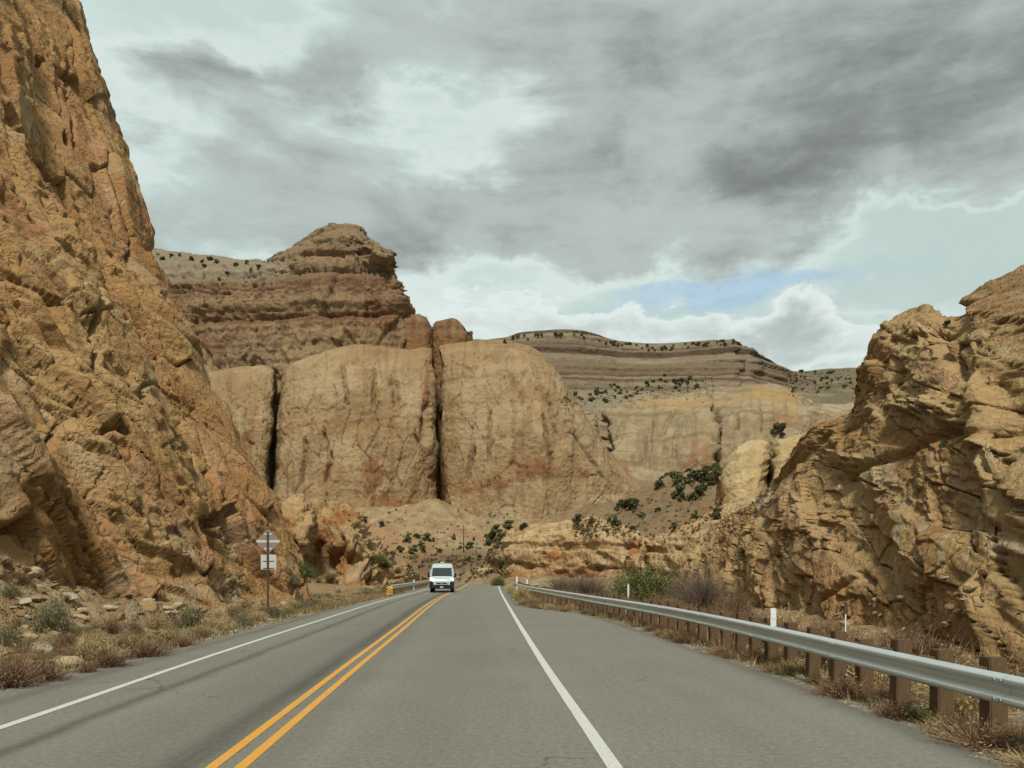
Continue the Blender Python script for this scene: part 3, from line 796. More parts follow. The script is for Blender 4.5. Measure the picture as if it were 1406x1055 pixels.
def ledge():
    def c(u, vb, vt, Y, lean=3.0):
        k = (vb - vt)
        return [px(u, vb + 14, Y), px(u, vb - 0.25 * k, Y + 0.2 * lean), px(u, vb - 0.55 * k, Y + 0.45 * lean), px(u, vb - 0.85 * k, Y + lean * 0.8), px(u, vt, Y + lean * 1.6), px(u, vt + 1, Y + lean * 5), px(u, vt + 30, Y + lean * 12)]
    cols = [c(640, 800, 792, 150), c(668, 800, 770, 143), c(684, 800, 744, 135), c(705, 800, 733, 128), c(740, 801, 729, 122), c(790, 801, 725, 115), c(830, 802, 726, 109),
            c(862, 803, 736, 104), c(878, 803, 741, 101.5), c(884, 803, 742, 103.5), c(905, 804, 743, 98), c(940, 806, 730, 93), c(985, 808, 712, 88), c(1030, 812, 700, 84), c(1080, 815, 690, 80)]
    G, S, T = loft(cols, 330, 190)
    N = grid_normals(G); u, v = pix(G)
    h1, t1, e1 = facets(S, T, 410, 5.0, 2.6, -6, 0.5, 0.9); h2, t2, e2 = facets(S, T, 411, 1.9, 2.6, -4, 0.5, 1.0); h3, t3, e3 = facets(S, T, 412, 0.8, 2.2, 0, 0.5, 1.0)
    h = 0.9 * fbm2(S / 9, T / 5, 4, 400) + 0.8 * h1 + 0.4 * h2 + 0.18 * h3 + 0.9 * beds(G[..., 2] + 0.5 * fbm2(S / 9, T / 3, 3, 402) + 0.04 * S, 1.15, 403) * sstep(fbm2(S / 12, T / 5, 2, 404), -0.3, 0.2)
    h -= 0.4 * (1 - sstep(e2, 0, 0.08)) * (t2 > 0.6)
    h -= 1.6 * groove(u, v, [([(880, 742), (884, 780)], 4), ([(858, 750), (856, 790)], 2)])
    h -= 0.7 * blobs(u, v, [(800, 773, 5, 3), (745, 760, 7, 3), (725, 778, 5, 3), (930, 755, 6, 3), (820, 779, 8, 3), (765, 788, 18, 5)])
    G = G + N * h[..., None]
    col = sandstone_color(G, S, T, lin(200, 160, 112), lin(216, 186, 144), lin(168, 120, 72), 420, 0.35, [(872, 750, 10, 14), (790, 788, 50, 8), (700, 790, 30, 8), (760, 762, 16, 8)], lin(176, 112, 64))
    place('rock_ledge', G, col, ROCK_MID, kind='structure')
ledge()

def knob():
    def c(u, vb, vt, Y, r, back=0.0):
        k = vb - vt
        return [px(u - 2, vb + 30, Y + back), px(u - 2, vb - 0.1 * k, Y + back), px(u, vb - 0.4 * k, Y + r * 0.08 + back), px(u + 2, vb - 0.7 * k, Y + r * 0.3 + back), px(u + 5, vb - 0.92 * k, Y + r * 0.6 + back), px(u + 7, vt, Y + r * 1.0 + back), px(u + 9, vt + 3, Y + r * 2.2 + back), px(u + 9, vt + 40, Y + r * 4 + back)]
    a = [c(984, 715, 680, 112, 5, 6), c(985, 715, 655, 109, 5, 2), c(992, 715, 632, 106, 6), c(1010, 715, 614, 103.5, 7), c(1030, 715, 607, 102.5, 7), c(1044, 715, 609, 102.5, 6), c(1050, 712, 620, 103.5, 5, 0.8), c(1053, 712, 635, 105, 5, 5), c(1053, 712, 650, 108, 5, 14)]
    b = [c(1050, 712, 616, 108, 6, 14), c(1053, 712, 608, 108, 6, 7), c(1058, 712, 605, 106, 6, 1.0), c(1064, 712, 604, 104.5, 7), c(1085, 712, 600, 103, 7), c(1110, 712, 592, 101, 7), c(1150, 712, 572, 98, 8), c(1200, 712, 560, 96, 8)]
    root = empty('split_rock_knob', px(1040, 715, 104), 0, kind='structure')
    for k, cols in enumerate((a, b)):
        G, S, T = loft(cols, 170 if k == 0 else 130, 130)
        N = grid_normals(G); u, v = pix(G)
        h2, t2, e2 = facets(S, T, 511 + k, 2.4, 2.2, 20, 0.6, 0.9); h3, t3, e3 = facets(S, T, 512 + k, 1.0, 2.0, 25, 0.6, 1.0)
        h = 0.5 * fbm2(S / 5, T / 5, 4, 500 + k) + 0.28 * h2 + 0.14 * h3 + 0.3 * beds(G[..., 2] - 0.25 * S + 0.8 * fbm2(S / 5, T / 5, 3, 503), 0.8, 504)
        G = G + N * h[..., None]
        col = sandstone_color(G, S, T, lin(200, 168, 118), lin(214, 192, 152), lin(164, 128, 84), 520 + k, 0.35, [(988, 672, 5, 34), (1012, 706, 26, 4)], lin(168, 104, 58), streak=0.2)
        V = G - np.array(root.location)
        splat(G)
        link('rock_half', grid_mesh('rock_half', V, col, False), ROCK_MID, root)
knob()

# ---- broken outcrop left of the road, past the near wall
def outcrop():
    def c(u, vb, vt, Y, lean, over=0.0):
        k = vb - vt
        return [px(u, vb + 14, Y), px(u, vb - 0.12 * k, Y + lean * 0.1), px(u - 2, vb - 0.35 * k, Y + lean * 0.25 + over), px(u, vb - 0.62 * k, Y + lean * 0.35), px(u, vb - 0.88 * k, Y + lean * 0.5), px(u, vt, Y + lean * 1.0), px(u, vt + 1, Y + lean * 3), px(u, vt + 16, Y + lean * 8)]
    cols = [c(300, 812, 696, 84, 7), c(345, 812, 695, 84, 7), c(372, 812, 697, 85, 6), c(392, 811, 700, 84, 5, 1.5), c(412, 810, 700, 84, 5, 1), c(428, 808, 702, 88, 5, 2.5), c(440, 808, 700, 90, 4, 1), c(458, 808, 703, 89, 4, 1.5),
            c(472, 808, 707, 87, 5, 1), c(484, 808, 712, 87, 5, 1.5), c(497, 808, 728, 88, 6, 1.2), c(512, 808, 748, 90, 7), c(530, 807, 765, 92, 8), c(548, 807, 780, 95, 8), c(566, 806, 795, 99, 8), c(580, 806, 803, 103, 8)]
    G, S, T = loft(cols, 260, 190)
    N = grid_normals(G); u, v = pix(G)
    h1, t1, e1 = facets(S, T, 610, 3.6, 1.4, 80, 0.5, 1.0); h2, t2, e2 = facets(S, T, 611, 1.5, 1.8, 15, 0.5, 1.1); h3, t3, e3 = facets(S, T, 612, 0.7, 1.8, 10, 0.5, 1.1)
    h = 0.9 * fbm2(S / 5, T / 4, 4, 600) + 1.1 * h1 + 0.5 * h2 + 0.2 * h3
    h -= 0.5 * (1 - sstep(e2, 0, 0.08)) * (t2 > 0.5)
    h -= 1.5 * groove(u, v, [([(430, 716), (424, 756)], 6), ([(395, 735), (412, 765)], 5), ([(470, 735), (466, 790)], 4)])
    h += 0.9 * blobs(u, v, [(408, 735, 18, 20), (480, 745, 14, 16), (500, 785, 20, 10)])
    G = G + N * h[..., None]
    col = sandstone_color(G, S, T, lin(190, 150, 102), lin(206, 174, 132), lin(150, 108, 66), 620, 0.3, [(470, 770, 8, 32), (462, 712, 26, 10), (445, 740, 10, 30), (500, 803, 30, 8), (395, 715, 14, 10)], lin(172, 108, 56))
    place('rock_outcrop', G, col, ROCK_MID, kind='structure')
outcrop()

# ---- the domed butte with its layered cap
BUTTE = empty('butte', px(600, 700, 335), 0, kind='structure')
BL = np.array(BUTTE.location)
def bpart(name, G, col):
    splat(G)
    link(name, grid_mesh(name, G - BL, col, False), ROCK_FAR, BUTTE)
def dome(cols, nu, nv, seed, cracks, red, pale_b, name='sandstone_dome', amp=1.0):
    G, S, T = loft(cols, nu, nv)
    N = grid_normals(G, 0.5); u, v = pix(G)
    h1, t1, e1 = facets(S, T, seed, 16, 2.4, 86, 0.5, 0.7); h2, t2, e2 = facets(S, T, seed + 1, 6.5, 2.4, 84, 0.6, 0.8); h3, t3, e3 = facets(S, T, seed + 2, 2.6, 1.8, 70, 0.5, 0.9)
    top = sstep(T, T.max() * 0.35, T.max() * 0.6)
    h = 4.2 * fbm2(S / 30, T / 34, 4, seed + 3) + 1.7 * h1 + h2 * (0.5 + 0.7 * top) + h3 * (0.22 + 0.35 * top)
    h += 0.6 * beds(G[..., 2] + 1.5 * fbm2(S / 25, T / 10, 3, seed + 5) - 0.05 * S, 3.2, seed + 6, 0.3)
    h -= 1.5 * (1 - sstep(e2, 0, 0.06)) * (t2 > 0.5) + 0.6 * (1 - sstep(e3, 0, 0.08)) * (t3 > 0.6)
    h -= 3.4 * groove(u, v, cracks, seed)
    h *= amp * (1 - 0.6 * sstep(T, T.max() * 0.42, T.max() * 0.55))
    G = G + N * h[..., None]
    col = sandstone_color(G, S, T, lin(186, 148, 102), lin(206, 174, 130), lin(146, 104, 64), seed + 20, 1.0, red, lin(158, 94, 52), pale_b, 0.38)
    col = col + (np.array(lin(186, 140, 78)) - col) * (blobs(u, v + 0.0009 * (u - 480) ** 2, [(460, 586, 90, 7), (540, 690, 80, 9), (650, 690, 60, 9)], seed + 9) * 0.4)[..., None]
    bpart(name, G, col)
def c5(u, vb, vt, Y, r, du=0.0, back=0.0):
    """one rib of a dome: base row, crest row, distance, how far it leans back, sideways shift of the crest"""
    k = vb - vt; Y = Y + back
    f = [(0, 0), (0.2, 0.04), (0.42, 0.11), (0.6, 0.21), (0.76, 0.36), (0.89, 0.58), (1.0, 0.92)]
    L = [px(u, vb + 28, Y - 2)] + [px(u + du * a, vb - k * a, Y + r * g) for a, g in f]
    L += [px(u + du, vt - 6, Y + r * 1.5), px(u + du, vt + 10, Y + r * 4)]
    return L
dome([c5(200, 700, 520, 356, 22), c5(250, 700, 515, 346, 22), c5(300, 698, 512, 338, 22, 2), c5(340, 695, 507, 333, 22, 5), c5(356, 694, 507, 332, 21, 10), c5(363, 693, 511, 333, 19, 11, 1.5), c5(367, 692, 516, 338, 16, 10, 6), c5(368, 690, 520, 350, 12, 10, 18)],
     150, 190, 700, [([(335, 560), (330, 640)], 2)], [(340, 600, 12, 20)], [(330, 640, 25, 40)])
dome([c5(374, 692, 522, 350, 12, 11, 18), c5(375, 693, 516, 338, 17, 12, 5), c5(381, 694, 510, 331, 21, 11), c5(400, 696, 500, 328, 24, 8), c5(430, 699, 490, 326, 26, 4), c5(465, 702, 481, 325, 28, 1), c5(500, 704, 478, 325, 28), c5(535, 700, 481, 326, 27), c5(565, 692, 484, 328, 25, -2), c5(584, 688, 482, 330, 22, -3), c5(594, 684, 483, 333, 19, -4, 2), c5(598, 682, 488, 340, 15, -5, 8), c5(599, 682, 494, 356, 12, -5, 22)],
     330, 220, 730, [([(418, 600), (412, 668)], 2.2), ([(443, 590), (455, 640)], 2), ([(540, 520), (545, 560)], 5), ([(584, 555), (580, 610)], 4), ([(572, 600), (592, 660)], 3), ([(515, 510), (512, 560)], 2), ([(470, 500), (478, 560)], 2), ([(455, 620), (448, 665)], 3)],
     [(515, 648, 16, 22), (450, 655, 6, 14), (595, 650, 6, 24), (530, 690, 34, 9), (500, 670, 8, 10), (585, 540, 6, 40)], [(440, 530, 50, 30), (570, 560, 20, 40), (470, 620, 30, 20)])
dome([c5(607, 682, 492, 358, 12, -5, 22), c5(608, 683, 484, 342, 16, -6, 8), c5(612, 686, 478, 334, 21, -5, 1), c5(630, 692, 474, 330, 25, -2), c5(665, 712, 473, 326, 28), c5(700, 720, 476, 324, 30), c5(735, 722, 488, 324, 30, 2), c5(765, 720, 520, 326, 28, 0), c5(792, 716, 560, 329, 26, 0), c5(820, 712, 600, 333, 24, -2), c5(850, 708, 640, 338, 20, -4), c5(880, 704, 668, 344, 16, -4), c5(912, 702, 690, 350, 10), c5(940, 702, 700, 356, 6)],
     320, 220, 760, [([(672, 560), (668, 640)], 2), ([(730, 500), (752, 560)], 3), ([(752, 540), (764, 600)], 3), ([(745, 570), (758, 640)], 2.5), ([(648, 610), (642, 660)], 2), ([(790, 600), (830, 660)], 2)],
     [(735, 645, 34, 13), (680, 662, 18, 8), (781, 577, 9, 4), (640, 672, 14, 5), (800, 650, 8, 10)], [(660, 560, 40, 60), (700, 510, 40, 20), (820, 690, 60, 14), (690, 705, 40, 14)])

def cap():
    # rows bottom to top: foot behind the domes, red wall, ledge, upper wall, top edge, back of the top
    def c(u, vt, Y, top_back=24.0, tu=None, vfoot=700, ledge=None):
        tu = u if tu is None else tu
        L = ledge if ledge is not None else vt + 0.42 * (500 - vt)
        k = L - vt
        return [px(u, vfoot + 30, Y), px(u, 505, Y + 3), px(u, 0.45 * 490 + 0.55 * L, Y + 5), px(u, L, Y + 7), px(0.7 * u + 0.3 * tu, L - 0.28 * k, Y + 10), px(0.5 * u + 0.5 * tu, L - 0.62 * k, Y + 14), px(tu, vt + 0.08 * k, Y + 0.55 * top_back), px(tu, vt, Y + top_back), px(tu, vt + 2, Y + top_back * 2.5), px(tu, vt + 60, Y + top_back * 4)]
    cols = [c(60, 352, 380, 60, None, 700, 420), c(140, 350, 374, 60, None, 700, 420), c(210, 350, 368, 60, None, 700, 420), c(260, 356, 364, 55, None, 700, 425), c(310, 361, 360, 48, None, 700, 428), c(350, 365, 357, 42, None, 700, 430), c(375, 364, 355, 36, None, 700, 428), c(395, 351, 353.5, 34, None, 700, 428),
            c(420, 335, 352, 32, None, 700, 428), c(445, 322, 351, 30, None, 700, 426), c(468, 317, 350, 28, None, 700, 424), c(488, 318, 349.5, 25, None, 700, 422), c(505, 332, 349, 20, 503, 700, 420), c(525, 345, 348.8, 15, 521, 700, 418), c(541, 349, 348.6, 10, 529, 700, 416), c(549, 352, 349.5, 8, 532, 700, 415), c(554, 358, 352, 8, 533, 700, 415), c(557, 368, 360, 9, 533, 700, 418), c(559, 380, 376, 10, 533, 700, 420)]
    G, S, T = loft(cols, 400, 330)
    N = grid_normals(G, 0.25); u, v = pix(G)
    Z = G[..., 2]
    zw = Z + 1.4 * fbm2(S / 30, T / 20, 3, 801) + 0.02 * S
    upper = sstep(Z, CAMZ + (HZ - 440) / F * 352, CAMZ + (HZ - 425) / F * 352)
    h1, t1, e1 = facets(S, T, 810, 11, 1.8, 88, 0.4, 0.9, 0.08); h2, t2, e2 = facets(S, T, 811, 4.2, 1.8, 86, 0.4, 1.0, 0.08); h3, t3, e3 = facets(S, T, 812, 1.7, 1.6, 0, 0.5, 1.0)
    bd = beds(zw, 5.6, 820, 0.12) * 1.7 + beds(zw, 2.1, 821, 0.2) * 1.3 + beds(zw, 0.95, 822, 0.3) * 0.7
    h = 1.8 * fbm2(S / 18, T / 18, 4, 800) + 2.4 * h1 + 1.6 * h2 + 0.5 * h3 + bd * (0.5 + 1.5 * upper)
    h -= 1.2 * (1 - sstep(e2, 0, 0.06)) * (t2 > 0.66)
    for v0, dp, sd in ((372, 2.2, 1), (398, 2.0, 2), (346, 1.8, 3), (418, 1.8, 4), (330, 1.5, 5)):
        h -= dp * np.exp(-((v - v0 - 0.03 * (500 - u) - 5 * fbm2(S / 30, T / 300, 3, 831 + sd)) / 1.5) ** 2) * sstep(fbm2(S / 12, T / 60, 3, 836 + sd), -0.15, 0.25)
    h -= 2.0 * np.exp(-((v - 432 - 0.02 * (500 - u)) / 2.2) ** 2) * sstep(fbm2(S / 16, T / 50, 3, 830), -0.1, 0.3) * (u < 548)
    G = G + N * h[..., None]
    n1 = fbm2(S / 14, T / 8, 5, 840); n2 = fbm2(S / 4, T / 4, 4, 841); st = fbm2(S / 2.2, T / 28, 4, 843)
    b1 = beds(zw, 5.6, 850, 0.15) + 0.5; b2 = beds(zw, 2.1, 851, 0.25) + 0.5
    lowp = 1 - upper
    col = tint(lin(168, 130, 92), [
        (lin(176, 142, 106), sstep(b1, 0.5, 0.7) * 0.6), (lin(140, 96, 66), sstep(b2, 0.62, 0.8) * 0.6),
        (lin(178, 148, 112), sstep(n1, 0.0, 0.4) * 0.4), (lin(128, 92, 66), sstep(n2, 0.1, 0.5) * 0.5),
        (lin(120, 88, 66), sstep(st, 0.05, 0.4) * lowp * 0.5), (lin(180, 148, 108), lowp * sstep(v + 12 * n1, 440, 485) * 0.75),
        (lin(140, 84, 56), blobs(u, v, [(522, 425, 26, 24), (470, 436, 90, 6), (320, 440, 70, 5), (290, 470, 26, 14), (575, 450, 24, 22)]) * 0.6),
        (lin(150, 120, 96), blobs(u, v, [(330, 480, 60, 26)]) * 0.5),
        (lin(170, 156, 130), (1 - sstep(v, 372, 398)) * (1 - sstep(u, 370, 420)) * 0.7),
        (lin(168, 140, 108), (1 - sstep(v, 330, 372)) * 0.5)])
    bpart('layered_cap', G, col)
cap()
def tower(uL, uR, tops, seed, Y):
    cols = []
    us = np.linspace(uL, uR, len(tops))
    for k, (u, vt) in enumerate(zip(us, tops)):
        e = (2 * (u - uL) / (uR - uL) - 1)
        yy = Y + 7 * e ** 4
        cols.append([px(u, 730, yy), px(u, 490, yy + 0.5), px(u, 470, yy + 1.2), px(u, 455, yy + 2), px(u - e * 1.0, vt + 4, yy + 3), px(u - e * 2, vt, yy + 5), px(u - e * 2, vt, yy + 12), px(u - e * 2, vt + 30, yy + 24)])
    first = [(x - 0.2, y + 16, z) for x, y, z in cols[0]]; last = [(x + 0.2, y + 16, z) for x, y, z in cols[-1]]
    cols = [first] + cols + [last]
    G, S, T = loft(cols, 110, 110)
    N = grid_normals(G); u, v = pix(G)
    h2, t2, e2 = facets(S, T, seed, 5, 2.0, 88, 0.5, 0.9); h3, t3, e3 = facets(S, T, seed + 1, 2, 1.5, 20, 0.5, 1.0)
    h = 0.8 * fbm2(S / 9, T / 9, 4, seed + 2) + 0.7 * h2 + 0.35 * h3 + 0.9 * beds(G[..., 2], 2.6, seed + 3, 0.2)
    G = G + N * h[..., None]
    st = fbm2(S / 2, T / 20, 4, seed + 5); n1 = fbm2(S / 5, T / 5, 4, seed + 6)
    col = tint(lin(160, 116, 78), [(lin(136, 84, 54), sstep(st, 0, 0.4) * 0.7), (lin(178, 140, 100), sstep(n1, 0.05, 0.4) * 0.6), (lin(170, 110, 60), sstep(v, 458, 470) * 0.5)])
    bpart('cap_tower', G, col)
tower(547, 593, (434, 433, 434, 435, 437, 446), 870, 353)
tower(594, 645, (447, 443, 441, 439, 441, 450, 462), 880, 356)

# ---- slickrock swell, far mesa and the hill beside it
def slickrock():
    def c(u, vb, vt, Y, r, dip=0.0):
        k = vb - vt
        f = [(-0.25, -0.3), (0, 0), (0.2, 0.12), (0.4, 0.28), (0.6, 0.5), (0.78, 0.76), (0.92, 1.02), (1.0, 1.35)]
        return [px(u, vb - k * a, Y + r * g + dip * (1 - abs(2 * a - 1)) if 0 <= a <= 1 else Y + r * g) for a, g in f] + [px(u, vt + 2, Y + r * 2.5), px(u, vt + 30, Y + r * 5)]
    cols = [c(700, 690, 565, 450, 70), c(760, 690, 560, 450, 70), c(800, 688, 570, 452, 72), c(822, 684, 572, 464, 72, 16), c(834, 680, 566, 452, 74, 6), c(870, 676, 555, 446, 78), c(915, 668, 543, 442, 80), c(950, 662, 538, 440, 82), c(975, 660, 535, 441, 82, -2), c(984, 660, 535, 446, 80, 6), c(1010, 664, 534, 444, 82), c(1050, 668, 533, 446, 80), c(1082, 672, 540, 450, 76), c(1104, 676, 553, 456, 70), c(1122, 676, 562, 470, 66), c(1134, 676, 562, 476, 70), c(1175, 676, 560, 470, 72), c(1230, 676, 560, 468, 70), c(1320, 676, 565, 470, 70)]
    G, S, T = loft(cols, 400, 180)
    N = grid_normals(G, 0.6); u, v = pix(G)
    h1, t1, e1 = facets(S, T, 910, 18, 2.0, 70, 0.7, 0.7); h2, t2, e2 = facets(S, T, 911, 7, 2.6, 12, 0.7, 0.8)
    zz = G[..., 2] + 5 * fbm2(S / 50, T / 30, 3, 905) + 0.10 * S
    h = 7.0 * fbm2(S / 45, T / 40, 4, 900) + 2.6 * h1 + 1.3 * h2 + 2.2 * beds(zz, 4.2, 906, 0.25) + 1.3 * beds(zz, 1.7, 907, 0.35)
    h -= 10.0 * groove(u, v, [([(984, 556), (986, 636)], 3), ([(822, 566), (838, 625)], 6)]) + 4.0 * groove(u, v, [([(892, 575), (888, 640)], 3), ([(925, 560), (905, 600)], 3), ([(1045, 560), (1052, 630)], 4), ([(1010, 570), (1012, 600)], 2)])
    h += 5.0 * blobs(u, v, [(950, 610, 34, 36), (865, 620, 24, 36), (1035, 590, 34, 30)], 940, 0.4)
    G = G + N * h[..., None]
    col = sandstone_color(G, S, T, lin(184, 156, 116), lin(204, 180, 142), lin(152, 122, 88), 920, 1.5, [(962, 626, 18, 16), (855, 640, 10, 10), (1070, 575, 22, 8)], lin(176, 122, 80), [(900, 650, 80, 10), (1140, 560, 40, 10)], 0.5)
    bb = beds(zz + 1.5 * fbm2(S / 20, T / 12, 3, 933), 2.3, 931, 0.3); bb2 = beds(zz, 6.5, 932, 0.3)
    col = col + (np.array(lin(146, 112, 76)) - col) * (sstep(bb, 0.22, 0.34) * 0.55 + sstep(bb2, 0.25, 0.4) * 0.25)[..., None]
    col = col + (np.array(lin(204, 160, 92)) - col) * (blobs(u, v, [(1060, 545, 60, 7), (930, 552, 80, 5), (1085, 560, 12, 14)], 930) * 0.6)[..., None]
    place('slickrock_swell', G, col, ROCK_FAR, kind='structure')
slickrock()

def mesa():
    def c(u, vt, Y0=900, sl=0.0):
        return [px(u, 590, 640), px(u, 562, 700), px(u, 545, 740), px(u, 530, 790), px(u, 514, 830), px(u, 500, 850), px(u, 0.5 * (496 + vt), Y0 - 25), px(u, vt + 5, Y0 - 8), px(u, vt, Y0), px(u, vt + 1, Y0 + 60), px(u, vt + 30, Y0 + 200)]
    def d(u, vt, Y0=900):
        k = 560 - vt
        return [px(u, 590, 640), px(u, 562, 700), px(u, 562 - 0.2 * k, 740), px(u, 562 - 0.35 * k, 780), px(u, 562 - 0.5 * k, 815), px(u, 562 - 0.65 * k, 845), px(u, 562 - 0.82 * k, Y0 - 25), px(u, vt + 3, Y0 - 8), px(u, vt, Y0), px(u, vt + 2, Y0 + 60), px(u, vt + 30, Y0 + 200)]
    cols = [d(500, 482, 900), d(580, 476, 900), d(640, 471, 900), d(690, 466, 895), d(720, 460, 890), d(745, 458, 890), d(790, 458, 890), d(815, 463, 895), d(845, 470, 905), d(890, 474, 910), d(930, 473, 905), d(970, 470, 895), d(1000, 468.5, 888), d(1009, 468, 888), d(1014, 474, 889), d(1018, 475, 890), d(1030, 477, 892), d(1036, 486, 895), d(1055, 500, 905), d(1078, 514, 920), d(1110, 524, 940), d(1160, 530, 960)]
    G, S, T = loft(cols, 420, 170)
    N = grid_normals(G, 0.12); u, v = pix(G); Z = G[..., 2]
    zw = Z + 2.5 * fbm2(S / 90, T / 40, 3, 951)
    up = sstep(v, 545, 520)
    bd = beds(zw, 13, 960, 0.15) * 20 + beds(zw, 5.5, 961, 0.15) * 16 + beds(zw, 2.6, 962, 0.2) * 9
    h1, t1, e1 = facets(S, T, 970, 22, 1.5, 80, 0.5, 0.9)
    h = 5 * fbm2(S / 60, T / 50, 4, 950) + 2.0 * h1 + bd * sstep(v, 548, 522)
    G = G + N * h[..., None]
    n1 = fbm2(S / 40, T / 20, 5, 980); b1 = beds(zw, 13, 981, 0.2) + 0.5; b2 = beds(zw, 5.5, 982, 0.25) + 0.5; n2 = fbm2(S / 10, T / 10, 4, 983)
    col = tint(lin(152, 126, 98), [(lin(174, 154, 126), sstep(b1, 0.5, 0.7) * 0.7), (lin(112, 82, 62), sstep(b2, 0.55, 0.7) * 0.8), (lin(190, 170, 140), sstep(beds(zw, 3.1, 985, 0.3), 0.15, 0.3) * 0.6),
        (lin(146, 104, 78), np.exp(-((v - 512 - 8 * n1) / 4) ** 2) * 0.5 * sstep(n2, -0.3, 0.3)), (lin(132, 100, 74), np.exp(-((v - 468) / 6) ** 2) * 0.5),
        (lin(124, 112, 88), sstep(n2, 0.1, 0.4) * 0.5), (lin(188, 168, 134), sstep(v, 530, 548) * 0.6)])
    place('far_mesa', G, col, ROCK_VFAR, kind='structure')
    cols = [[px(u, 600, 640), px(u, 560, 720), px(u, 540, 850), px(u, vt + 12, 1000), px(u, vt, 1150), px(u, vt + 1, 1300), px(u, vt + 20, 1500)] for u, vt in ((1000, 520), (1060, 515), (1100, 512), (1150, 508), (1200, 505), (1260, 502), (1340, 500), (1500, 498))]
    G, S, T = loft(cols, 150, 90)
    N = grid_normals(G); u, v = pix(G)
    G = G + N * (5 * fbm2(S / 60, T / 60, 5, 990) + 2 * beds(G[..., 2], 6, 991))[..., None]
    n2 = fbm2(S / 14, T / 14, 5, 992)
    col = tint(lin(150, 130, 100), [(lin(120, 106, 80), sstep(n2, 0, 0.4) * 0.7), (lin(172, 152, 120), sstep(-n2, 0.1, 0.4) * 0.5)])
    place('far_hill', G, col, ROCK_VFAR, kind='structure')
mesa()

# ------------------------------------------------------------------ plants
def size_word(s, a, b): return 'tiny' if s < a else ('large' if s > b else 'middling')
PLANT = mat_attr('foliage', 0.9, 0.1, 0.22)
BARK = mat_plain('bark', lin(96, 78, 60), 0.95, 0, 0.1, 0.4, 30.0, 0.01)
def quads_random(C, size, r, stretch=1.0):
    """small leaf faces at centres C with random orientation"""
    n = len(C)
    a = r.normal(size=(n, 3)); a /= np.linalg.norm(a, axis=1, keepdims=True)
    b = r.normal(size=(n, 3)); b -= (b * a).sum(1, keepdims=True) * a; b /= np.linalg.norm(b, axis=1, keepdims=True)
    s = size * (0.6 + 0.8 * r.random((n, 1)))
    V = np.stack([C - a * s * stretch, C + b * s * 0.6, C + a * s * stretch, C - b * s * 0.6], 1)
    return V.reshape(-1, 3), np.arange(4 * n).reshape(n, 4)
def tube(path, radii, k=6):
    """closed tapered limb along a path"""
    path = np.array(path, float); n = len(path)
    V = []; 
    for i in range(n):
        t = path[min(i + 1, n - 1)] - path[max(i - 1, 0)]; t /= np.linalg.norm(t)
        a = np.cross(t, (0.31, 0.82, 0.47)); a /= np.linalg.norm(a); b = np.cross(t, a)
        for j in range(k):
            w = 2 * math.pi * j / k
            V.append(path[i] + radii[i] * (math.cos(w) * a + math.sin(w) * b))
    Q = [(i * k + j, i * k + (j + 1) % k, (i + 1) * k + (j + 1) % k, (i + 1) * k + j) for i in range(n - 1) for j in range(k)]
    return np.array(V), np.array(Q)
def merge(parts):
    V = []; Q = []; C = []; o = 0
    for v, q, c in parts:
        V.append(v); Q.append(q + o); C.append(np.zeros((len(v), 3)) + c); o += len(v)
    return np.concatenate(V), np.concatenate(Q), np.concatenate(C)

def juniper_mesh(seed, nleaf=1500, tall=1.0, leaf=0.12):
    """unit tree about 2 m across, 2*tall m high, standing at the origin -> crown mesh, trunk mesh"""
    r = np.random.default_rng(seed)
    ncl = 16
    cl = []
    for k in range(ncl):
        z = r.uniform(0.18, 1.7); rad = 0.9 * math.sqrt(max(0.05, 1 - ((z - 0.55) / 1.3) ** 2)) * r.uniform(0.35, 1.0)
        w = r.uniform(0, 6.28)
        cl.append((rad * math.cos(w), rad * math.sin(w), z * tall, r.uniform(0.22, 0.42)))
    cl = np.array(cl)
    idx = r.integers(0, ncl, nleaf)
    dirs = r.normal(size=(nleaf, 3)); dirs /= np.linalg.norm(dirs, axis=1, keepdims=True)
    C = cl[idx, :3] + dirs * (cl[idx, 3:4] * r.random((nleaf, 1)) ** 0.45) * np.array([1, 1, 0.85])
    C[:, 2] = np.maximum(C[:, 2], 0.1)
    V, Q = quads_random(C, leaf, r, 1.2)
    base = np.array(lin(80, 86, 52)); alt = np.array(lin(114, 114, 72))
    w = np.repeat(r.random(nleaf) * 0.6 + 0.4 * (idx % 3) / 2, 4)[:, None]
    crown = mesh_np('crown', V, Q, base + (alt - base) * w)
    parts = []
    v, q = tube([(0, 0, -0.15), (0.03, 0.02, 0.4), (-0.04, 0.03, 0.9 * tall), (0.02, 0, 1.5 * tall)], [0.13, 0.10, 0.07, 0.02]); parts.append((v, q, 0))
    for k in range(6):
        e = cl[k, :3]; v, q = tube([(0, 0, 0.25 + 0.1 * k), e * 0.5 + np.array([0, 0, 0.12]), e], [0.06, 0.045, 0.012], 5); parts.append((v, q, 0))
    v, q, _ = merge(parts)
    return crown, mesh_np('trunk', v, q, None, True)
JUN = [juniper_mesh(100 + k, 1500, t) for k, t in enumerate((0.9, 1.05, 0.8, 1.25))]
JUNF = [juniper_mesh(130 + k, 260, t, 0.26)[0] for k, t in enumerate((0.8, 0.9, 1.0))]
for a, b in JUN:
    a.materials.append(PLANT); b.materials.append(BARK)
for a in JUNF: a.materials.append(PLANT)
